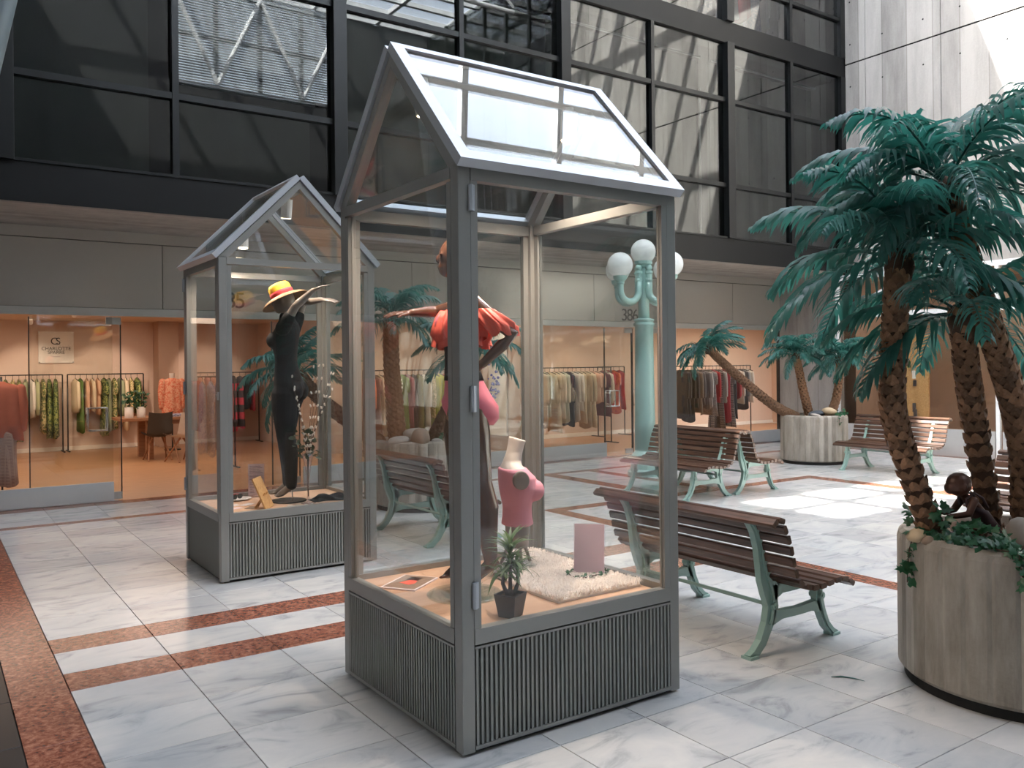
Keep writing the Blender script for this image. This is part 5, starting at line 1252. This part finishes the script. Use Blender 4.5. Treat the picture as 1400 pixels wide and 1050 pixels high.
tag(part('lace_ribbon', rb_.add(vs, fs), 'bust_cloth', None, True, loc=(2.53, 6.76, 0.5), rot=(0, 0, -0.2)), 'crumpled white lace ribbon in front of the vase', 'ribbon')
pl_ = thing('white_plate', 'round white plate behind the leaning frame in the smaller case', 'plate', (2.235, 7.48, 0.5))
part('plate', MB().lathe([(0.07, 0.001), (0.12, 0.012), (0.122, 0.014), (0.07, 0.006), (0.001, 0.005)], 36), 'plate_white', pl_, True)
gl_ = thing('sunglasses', 'dark sunglasses resting on the white plate', 'sunglasses', (2.235, 7.46, 0.508), 0.6)
for s_ in (-1, 1):
    part('lens', MB().loft([((s_ * 0.034, 0, 0.022), (0.03, 0, 0), (0, 0, 0.022)), ((s_ * 0.034, 0.005, 0.022), (0.03, 0, 0), (0, 0, 0.022))], 16), 'letter_black', gl_)
    part('temple', MB().tube([(s_ * 0.064, 0.003, 0.035), (s_ * 0.064, 0.08, 0.033), (s_ * 0.06, 0.12, 0.012)], 0.003, 6), 'hat_red', gl_)
part('bridge', MB().tube([(-0.006, 0.002, 0.03), (0.006, 0.002, 0.03)], 0.003, 6), 'letter_black', gl_)
for k, (x, y, rz, col_) in enumerate(((2.08, 7.02, 0.4, 'paper_pink'), (2.20, 6.98, 0.9, 'stone_brown'), (2.10, 7.18, 0.1, 'paper'), (2.22, 7.16, 0.6, 'paper'))):
    lb = ['pink card nearest the gable window of the smaller case', 'brown card beside the leaning frame', 'white card beside the pink card', 'white card between the plate and the leaning frame'][k]
    tag(part('card', MB().box(-0.06, 0.06, -0.035, 0.035, 0.0005, 0.003), col_, None, loc=(x, y, 0.5), rot=(0, 0, rz)), lb, 'card')
# ------------------------------------------------------------------ clothes in the shops
def cloth_mat(name, hexc, kind='plain', hex2='#000000', sc=30.0):
    m, t, b = newmat(name); b.inputs['Roughness'].default_value = 0.8
    tc = N(t, 'ShaderNodeTexCoord'); mx = N(t, 'ShaderNodeMix', data_type='RGBA'); mx.inputs[6].default_value = srgb(hexc); mx.inputs[7].default_value = srgb(hex2)
    if kind == 'print':
        v = N(t, 'ShaderNodeTexNoise', Scale=sc, Detail=2.0, Distortion=1.5); t.links.new(tc.outputs['Object'], v.inputs['Vector'])
        r = N(t, 'ShaderNodeValToRGB'); r.color_ramp.elements[0].position = 0.46; r.color_ramp.elements[1].position = 0.54; t.links.new(v.outputs['Fac'], r.inputs[0]); t.links.new(r.outputs[0], mx.inputs[0])
    elif kind == 'plaid':
        br = N(t, 'ShaderNodeTexBrick', Scale=sc); br.inputs['Mortar Size'].default_value = 0.09; br.inputs['Color1'].default_value = (0, 0, 0, 1); br.inputs['Color2'].default_value = (0.3, 0.3, 0.3, 1); br.inputs['Mortar'].default_value = (1, 1, 1, 1); br.offset = 0
        mp = N(t, 'ShaderNodeMapping'); mp.inputs['Rotation'].default_value = (PI / 2, 0, 0); t.links.new(tc.outputs['Object'], mp.inputs[0]); t.links.new(mp.outputs[0], br.inputs['Vector']); t.links.new(br.outputs[0], mx.inputs[0])
    elif kind == 'stripe':
        sp = N(t, 'ShaderNodeSeparateXYZ'); t.links.new(tc.outputs['Object'], sp.inputs[0]); mu = N(t, 'ShaderNodeMath', operation='MULTIPLY'); mu.inputs[1].default_value = sc; t.links.new(sp.outputs[2], mu.inputs[0])
        fr_ = N(t, 'ShaderNodeMath', operation='FRACT'); t.links.new(mu.outputs[0], fr_.inputs[0]); gt_ = N(t, 'ShaderNodeMath', operation='GREATER_THAN'); gt_.inputs[1].default_value = 0.5; t.links.new(fr_.outputs[0], gt_.inputs[0]); t.links.new(gt_.outputs[0], mx.inputs[0])
    else:
        v = N(t, 'ShaderNodeTexNoise', Scale=12.0); t.links.new(tc.outputs['Object'], v.inputs['Vector']); mx.inputs[7].default_value = tuple(x * 0.82 for x in srgb(hexc)[:3]) + (1,); t.links.new(v.outputs['Fac'], mx.inputs[0])
    t.links.new(mx.outputs[2], b.inputs['Base Color'])
CM = {'olive green leaf print': ('#5c6b35', 'print', '#cdbf8a', 16), 'dark green leaf print': ('#2f4a2a', 'print', '#a9b36a', 18), 'cream': ('#e6d4b4',), 'cream floral': ('#e2cba0', 'print', '#8a8a4a', 30), 'peach': ('#dfb391',), 'pale green': ('#b9bf93',), 'green': ('#5f7d3a',), 'sage': ('#9aa27f',),
      'orange': ('#d9703c',), 'brown': ('#7b5a48',), 'beige': ('#cbb89a',), 'olive': ('#7b7d4d',), 'mauve': ('#8e5560',), 'black': ('#232326',), 'white': ('#ebe5da',), 'lime yellow': ('#c9cc4a',), 'coral': ('#d8614e',), 'pale grey': ('#b9b5b2',), 'magenta': ('#b0416f',), 'olive striped': ('#6c7440', 'stripe', '#e8e2cf', 14),
      'ivory': ('#ece2cd',), 'cream lace': ('#e9dcc2', 'print', '#d6c4a2', 60), 'pale mint': ('#d3d8c6',), 'navy': ('#2c3140',), 'blush': ('#e8bba2',), 'plum': ('#6d3a4c',), 'taupe': ('#8f8378',), 'red': ('#b32f3c',), 'red floral': ('#b4383f', 'print', '#d87848', 25), 'grey': ('#77757a',), 'dark grey': ('#48484d',), 'charcoal': ('#323338',),
      'grey speckled': ('#a9a5a5', 'print', '#6d6a6d', 70), 'black and white checked': ('#d8d5d2', 'plaid', '#3a3a3e', 9), 'blue grey floral': ('#6f7593', 'print', '#a9a2b0', 24), 'dusty pink': ('#b97d76',), 'rose print': ('#b96d62', 'print', '#e0b59a', 26), 'violet': ('#6a5a86',), 'terracotta': ('#c4705a',), 'coral zigzag': ('#dd7a5c', 'print', '#e9b091', 22), 'brown plaid': ('#6b4a44', 'plaid', '#a58a80', 14), 'pink colour block': ('#d8475f', 'stripe', '#3d3740', 3.2)}
for k, v in CM.items(): cloth_mat('cloth_' + k, v[0], v[1] if len(v) > 1 else 'plain', v[2] if len(v) > 2 else '#000000', v[3] if len(v) > 3 else 30.0)
GM = {}
def garment_mesh(L, W, T, sleeve, flare, seed, open_=False):
    key = (round(L, 2), round(W, 2), sleeve, flare, seed)
    if key in GM: return GM[key]
    rnd = random.Random(seed); b = MB(); n = 28; rings = []
    prof = [(0.0, .16, .5), (0.02, .24, .6), (0.05, .62, .75), (0.085, .96, .9), (0.13, 1.0, 1.0), (0.3, .93, 1.1), (0.5, .92 + .1 * flare, 1.15), (0.75, .95 + .3 * flare, 1.2), (1.0, 1.0 + .55 * flare, 1.25)]
    o = 0; vs = []; ph = rnd.uniform(0, 6)
    for t, wv, tv in prof:
        z = -t * L if t > 0.13 else -t * 0.75
        for k in range(n):
            a = 2 * PI * k / n; rip = 1 + (0.20 * math.sin(5 * a + ph) + 0.12 * math.sin(9 * a + 2 * ph)) * min(1, t * 2)
            vs.append((T / 2 * tv * math.sin(a) * rip, W / 2 * wv * math.cos(a), z - 0.03 * t * math.sin(a * 2 + ph)))
    fs = [(i * n + k, i * n + (k + 1) % n, (i + 1) * n + (k + 1) % n, (i + 1) * n + k) for i in range(len(prof) - 1) for k in range(n)]
    fs += [tuple(range(n))[::-1], tuple((len(prof) - 1) * n + k for k in range(n))]
    b.add(vs, fs)
    if sleeve:
        sl_ = {1: 0.22, 2: 0.50}[sleeve]
        for s_ in (-1, 1):
            y = s_ * W / 2 * 0.93
            b.limb([(0, y * 0.97, -0.09), (0.005, y * 1.06, -0.09 - sl_ * .35), (0.008, y * 1.07, -0.09 - sl_ * .75), (0.01, y * 1.06, -0.09 - sl_)], [T * .42, T * .45, T * .40, T * .34], 10)
    me = b.mesh('garment', None, True); fix_normals(me); GM[key] = me; return me
HOOK = MB().tube([(0, 0, -0.055), (0, 0, -0.02), (0, 0.0, 0.02), (0, 0.012, 0.034), (0, 0.0, 0.042), (0, -0.011, 0.034)], 0.0045, 6).mesh('hook', 'hanger_wood')
BARH = MB().tube([(0, -0.19, -0.09), (0, -0.08, -0.062), (0, 0, -0.05), (0, 0.08, -0.062), (0, 0.19, -0.09)], 0.008, 7).mesh('shoulder_bar', 'hanger_wood')
def hang(x, y, z, rz, colour, kind, L, W, T, sleeve, flare, seed, where, group):
    t = thing(kind, colour + ' ' + kind.replace('_', ' ') + ' ' + where, 'clothing', (x, y, z - 0.012), rz, group)
    me = garment_mesh(L, W, T, sleeve, flare, seed).copy(); me.materials.clear(); me.materials.append(MAT['cloth_' + colour])
    link('cloth', me, t, (0, 0, -0.07)); h = link('hanger', BARH, t, (0, 0, -0.02)); link('hook', HOOK, h)
    return t
def rack(x0, x1, y, z, label, mat='dark_steel', legs=True, depth=0.0):
    t = thing('clothes_rack', label, 'clothes rack', ((x0 + x1) / 2, y, 0))
    h = (x1 - x0) / 2
    part('rail', MB().tube([(-h, 0, z), (h, 0, z)], 0.011, 8), mat, t, True)
    for s_ in (-1, 1):
        part('upright', MB().tube([(s_ * h, 0, 0.02), (s_ * h, 0, z)], 0.013, 8), mat, t, True)
        part('foot', MB().box(s_ * h - 0.015, s_ * h + 0.015, -0.22, 0.22, 0, 0.02), mat, t)
    return t
def fill(x0, x1, y, z, items, where, group, seed):
    rnd = random.Random(seed); n = len(items)
    for k, (c, kind, L, sl_) in enumerate(items):
        x = x0 + (x1 - x0) * (k + 0.5) / n + rnd.uniform(-0.01, 0.01)
        fl_ = 0.5 if kind in ('dress', 'skirt') else 0.15
        hang(x, y, z, rnd.uniform(-0.13, 0.13), c, kind, L * rnd.uniform(0.96, 1.04), 0.40, min(0.085, (x1 - x0) / n * 0.8), sl_, fl_, k % 5, where, group)
Z = 1.535
rack(0.85, 2.29, 19.15, Z, 'dark steel clothes rail under the logo board', 'dark_steel')
rack(2.38, 3.80, 19.15, Z, 'dark steel clothes rail between the logo board and the table')
O, D, B = 'olive green leaf print', 'dark green leaf print', 'blouse'
fill(0.95, 2.22, 19.15, Z, [(D, 'blouse', .7, 2), (O, B, .72, 2), ('cream floral', B, .7, 2), (D, 'dress', 1.0, 1), ('cream floral', B, .68, 2), (O, 'dress', 1.15, 0), ('sage', B, .72, 2), ('white', B, .74, 2), ('pale green', B, .7, 2), (O, 'dress', 1.05, 1), (D, 'dress', 1.18, 0), (D, 'trousers', 1.2, 0)], 'on the clothes rail under the logo board', 'clothes under the logo board', 1)
fill(2.46, 3.72, 19.15, Z, [('cream', B, .7, 2), ('green', 'dress', 1.05, 0), ('peach', B, .68, 2), ('cream', B, .66, 2), ('peach', B, .7, 1), (D, 'dress', 1.15, 1), ('sage', 'dress', 1.1, 0), (O, 'dress', 1.05, 1), ('sage', B, .75, 2), ('cream', 'coat', 1.1, 2), ('cream floral', B, .7, 2), (D, B, .75, 2)], 'on the rail between the logo board and the table', 'clothes left of the table', 2)
rack(4.75, 6.15, 18.9, Z, 'dark steel clothes rail at the back right corner of the logo shop')
fill(4.83, 6.08, 18.9, Z, [('rose print', 'dress', 1.0, 1), ('dusty pink', B, .75, 2), ('rose print', B, .7, 1), ('mauve', 'dress', 1.05, 0), ('coral', B, .7, 1), ('pink colour block', 'dress', 1.15, 0), ('pink colour block', 'dress', 1.1, 0), ('black', B, .7, 2), ('red', B, .72, 1)], 'on the rail at the back right corner', 'clothes in the back right corner', 3)
rack(3.62, 4.25, 14.3, 1.5, 'short dark steel rail of blue grey clothes near the shop doorway')
fill(3.67, 4.2, 14.3, 1.5, [('blue grey floral', 'dress', 1.15, 0), ('blue grey floral', 'dress', 1.2, 1), ('violet', 'dress', 1.1, 0), ('dusty pink', B, .8, 2)], 'on the short rail near the shop doorway', 'clothes near the shop doorway', 4)
rack(6.6, 8.75, 14.4, 1.56, 'long steel clothes rail behind the palm planter')
fill(6.66, 8.7, 14.4, 1.56, [('orange', 'coat', .95, 2), ('brown', 'dress', 1.1, 1), ('beige', 'coat', 1.1, 2), ('cream', 'dress', 1.2, 0), ('olive', 'coat', 1.1, 2), ('olive striped', 'dress', 1.2, 1), ('green', 'dress', 1.15, 1), ('mauve', 'coat', 1.05, 2), ('black', 'trousers', 1.2, 0), ('olive', 'dress', 1.2, 0), ('white', 'coat', 1.1, 2), ('cream floral', B, .8, 2), ('lime yellow', 'coat', 1.15, 2), ('lime yellow', 'dress', 1.3, 0), ('coral', B, .75, 2), ('pale grey', 'coat', 1.0, 2), ('white', 'dress', 1.2, 0), ('magenta', B, .8, 1)], 'on the long rail behind the palm planter', 'clothes behind the palm planter', 5)
rack(9.9, 11.85, 13.6, 1.57, 'steel clothes rail of cream garments left of door 386')
fill(9.97, 11.78, 13.6, 1.57, [('ivory', 'coat', 1.1, 2), ('pale mint', B, .85, 2), ('cream lace', B, .72, 2), ('cream lace', 'dress', 1.15, 1), ('ivory', B, .9, 2), ('pale mint', 'coat', 1.0, 2), ('navy', 'coat', 1.05, 2), ('white', 'coat', 1.0, 2), ('white', B, .75, 2), ('cream', 'trousers', 1.05, 0), ('beige', 'coat', 1.1, 2), ('cream lace', 'dress', 1.1, 2), ('blush', B, .62, 1), ('blush', B, .6, 1), ('plum', 'dress', .95, 1), ('ivory', B, .7, 2)], 'on the rail of cream garments', 'cream clothes left of door 386', 6)
rack(12.55, 13.35, 14.85, 1.57, 'short steel rail of red clothes behind door 386')
fill(12.62, 13.28, 14.85, 1.57, [('red floral', B, .75, 1), ('red', B, .8, 1), ('red floral', 'dress', 1.0, 1), ('red', 'dress', .9, 0)], 'on the short rail behind door 386', 'red clothes behind door 386', 7)
rack(13.35, 15.75, 13.2, 1.57, 'steel clothes rail of grey garments behind the leaning palm')
fill(13.42, 15.68, 13.2, 1.57, [('charcoal', 'coat', 1.05, 2), ('dark grey', 'coat', 1.0, 2), ('black', 'coat', 1.1, 2), ('dark grey', B, .8, 2), ('taupe', 'coat', .95, 2), ('grey', B, .8, 2), ('grey', 'coat', .85, 2), ('pale grey', B, .8, 2), ('grey speckled', 'dress', 1.0, 1), ('red', B, .7, 2), ('black and white checked', 'dress', 1.3, 0), ('pale grey', B, .75, 2), ('red', 'trousers', 1.2, 0), ('black and white checked', 'dress', 1.25, 1), ('charcoal', 'trousers', 1.1, 0), ('red', B, .65, 2), ('white', B, .75, 2), ('dark grey', B, .9, 2), ('pale grey', B, .7, 2), ('white', B, .72, 2)], 'on the rail behind the leaning palm', 'grey clothes behind the leaning palm', 8)
# gallery clothes high up behind glass
rack(11.7, 14.3, 11.2, 1.75, 'clothes rail in the gallery behind the top windows').location.z = 7.36
fill(11.8, 13.0, 11.2, 7.36 + 1.75, [('taupe', B, .8, 2), ('blue grey floral', B, .8, 1), ('pale grey', B, .8, 2), ('coral', B, .7, 1), ('white', B, .8, 1)], 'on the gallery rail behind the top windows', 'clothes in the gallery', 9)
fill(13.1, 14.2, 11.2, 7.36 + 1.75, [('red', B, .7, 1), ('blue grey floral', 'dress', 1.2, 1), ('pale grey', B, .85, 2), ('charcoal', 'coat', 1.0, 2)], 'on the gallery rail beside the concrete wall', 'clothes in the gallery corner', 10)
area_light((12.5, 11.8, 9.05), 3.5, 1.2, 45, (1.0, 0.9, 0.8))

# front outfit beside the logo shop window
of = thing('outfit_stand', 'terracotta blouse over a brown plaid skirt on a stand behind the shop glass', 'outfit', (0.80, 12.35, 0))
me = garment_mesh(0.72, 0.46, 0.14, 2, 0.1, 3).copy(); me.materials.clear(); me.materials.append(MAT['cloth_dusty pink']); me.materials[0] = MAT['cloth_terracotta']
link('blouse', me, of, (0, 0, 1.50), (0, 0, PI / 2))
me = garment_mesh(0.70, 0.34, 0.18, 0, 0.1, 2).copy(); me.materials.clear(); me.materials.append(MAT['cloth_brown plaid'])
link('skirt', me, of, (0, 0, 0.92), (0, 0, PI / 2))
part('pole', MB().tube([(0, 0, 0.02), (0, 0, 1.56)], 0.012, 8), 'dark_steel', of, True)
part('base', MB().lathe([(0.16, 0), (0.16, 0.015), (0.02, 0.03)], 24), 'dark_steel', of)
# dress on a form near the table
df = thing('dress_form', 'white neck dress form wearing a coral zigzag dress beside the table', 'dress form', (4.13, 18.1, 0))
me = garment_mesh(0.85, 0.40, 0.17, 2, 0.15, 4).copy(); me.materials.clear(); me.materials.append(MAT['cloth_coral zigzag'])
link('dress', me, df, (0, 0, 1.46), (0, 0, PI / 2))
part('neck', MB().lathe([(0.06, 1.40), (0.048, 1.47), (0.052, 1.53), (0.05, 1.54)], 16), 'bust_cloth', df, True)
part('pole', MB().tube([(0, 0, 0.02), (0, 0, 0.7)], 0.015, 8), 'dark_steel', df); part('base', MB().lathe([(0.16, 0), (0.16, 0.015), (0.02, 0.03)], 24), 'dark_steel', df)
# table, chairs and what stands on the table
tbx = thing('wooden_table', 'heavy wooden table in the logo shop', 'table', (3.85, 16.85, 0))
auto(part('table_top', MB().box(-0.98, 0.98, -0.45, 0.45, 0.70, 0.75), 'table_wood', tbx))
for sx in (-0.48, 0.62):
    for sy in (-0.34, 0.34): part('leg', MB().box(sx - 0.06, sx + 0.06, sy - 0.06, sy + 0.06, 0, 0.70), 'table_wood', tbx)
part('apron', MB().box(-0.42, 0.56, -0.36, -0.33, 0.62, 0.70), 'table_wood', tbx)
def shell_chair(label, x, y, rz, mat):
    t = thing('shell_chair', label, 'chair', (x, y, 0), rz)
    vs = []; fs = []; n, m = 14, 12
    for i in range(n + 1):
        u = i / n
        for j in range(m + 1):
            v = -1 + 2 * j / m; wv = 0.23 - 0.03 * u
            if u < 0.5: x_, z_ = 0.22 - 0.44 * (u / 0.5), 0.45 - 0.03 * math.sin(PI * u / 0.5)
            else: x_, z_ = -0.22 - 0.10 * ((u - 0.5) / 0.5), 0.45 + 0.40 * ((u - 0.5) / 0.5) ** 1.1
            vs.append((x_ + 0.06 * v * v * (u > 0.4), v * wv, z_ + 0.06 * v * v * (1 - 0.6 * u)))
    for i in range(n):
        for j in range(m): a = i * (m + 1) + j; fs.append((a, a + m + 1, a + m + 2, a + 1))
    k0 = len(vs); vs += [(a, b_, c - 0.012) for a, b_, c in vs]; fs += [tuple(q + k0 for q in f)[::-1] for f in fs]
    part('shell', MB().add(vs, fs), mat, t, True)
    for sx in (-1, 1):
        for sy in (-1, 1): part('leg', MB().tube([(sx * -0.10, sy * 0.10, 0.42), (sx * 0.20, sy * 0.20, 0.0)], [0.018, 0.014], 8), 'table_wood', t)
    return t
shell_chair('white shell chair with crossed wooden legs at the shop table', 3.76, 15.82, 2.0, 'chair_white')
shell_chair('dark shell chair with crossed wooden legs at the shop table', 3.46, 16.3, 1.6, 'chair_dark')
for k, (x, y, lb) in enumerate(((3.05, 16.62, 'white flower pot with green plant at the table end'), (3.26, 16.66, 'white flower pot with green plant nearer the folded clothes'))):
    t = thing('flower_pot', lb, 'potted plant', (x, y, 0.75))
    part('pot', MB().lathe([(0.07, 0), (0.075, 0.01), (0.075, 0.20), (0.068, 0.20), (0.066, 0.17), (0.001, 0.17)], 20), 'plate_white', t, True)
    rr = random.Random(k)
    for i in range(40):
        p = Vector((rr.uniform(-.09, .09), rr.uniform(-.09, .09), rr.uniform(0.2, 0.48)))
        link('leaf', IVY, t, mtx=Matrix.Translation(p) @ Euler((rr.uniform(-1, 1), rr.uniform(-1, 1), rr.uniform(0, 6))).to_matrix().to_4x4() @ Matrix.Scale(0.075, 4))
    part('stem', MB().tube([(0, 0, 0.16), (0.01, 0, 0.42)], 0.008, 6), 'twig', t)
for k, (x, c, lb) in enumerate(((3.62, 'cloth_rose print', 'folded rose print top on the shop table'), (3.86, 'cloth_blue grey floral', 'folded blue grey top on the shop table'), (4.10, 'cloth_white', 'folded white top on the shop table'))):
    o = part('folded_top', MB().cbox(-0.11, 0.11, -0.14, 0.14, 0, 0.035 + 0.01 * k, 0.012), c, None, loc=(x, 16.66, 0.75), rot=(0, 0, 0.1 * k)); tag(o, lb, 'clothing', 'folded tops on the table')
# logo board
sb = thing('logo_board', 'square white board with a black monogram on the shop back wall', 'sign', (2.21, 19.36, 1.77))
part('board', MB().box(-0.315, 0.315, 0.0, 0.02, 0, 0.63), 'sign_white', sb)
text_obj('lettering', 'C', 0.20, 'letter_black', sb, (-0.035, -0.003, 0.43)); text_obj('lettering', 'S', 0.20, 'letter_black', sb, (0.035, -0.003, 0.43))
text_obj('lettering', 'CHARLOTTE', 0.092, 'letter_black', sb, (0, -0.003, 0.285)); text_obj('lettering', 'SPARRE', 0.092, 'letter_black', sb, (0, -0.003, 0.21))
part('small_print', MB().box(-0.07, 0.07, -0.002, 0, 0.12, 0.128), 'print_grey', sb)
for x in (-0.3, 0.3):
    for z in (0.015, 0.615): part('stand_off', MB().tube([(x, -0.006, z), (x, 0.0, z)], 0.01, 8), 'chrome', sb)
# white poster with blue flowers in the middle shop
po = thing('white_poster', 'tall white lit panel with a spray of blue flowers', 'poster', (9.03, 13.6, 0.3))
part('panel', MB().box(-0.03, 0.0, -0.3, 0.3, 0, 2.0), 'display_white', po)
rr = random.Random(8); fm = MB()
for i in range(60): fm.ball((-0.05 - 0.02 * rr.random(), rr.uniform(-0.12, 0.28), rr.uniform(0.5, 1.8)), rr.uniform(0.015, 0.03), n=8, m=5)
part('flowers', fm, 'blue_flower', po, True, kind='stuff')
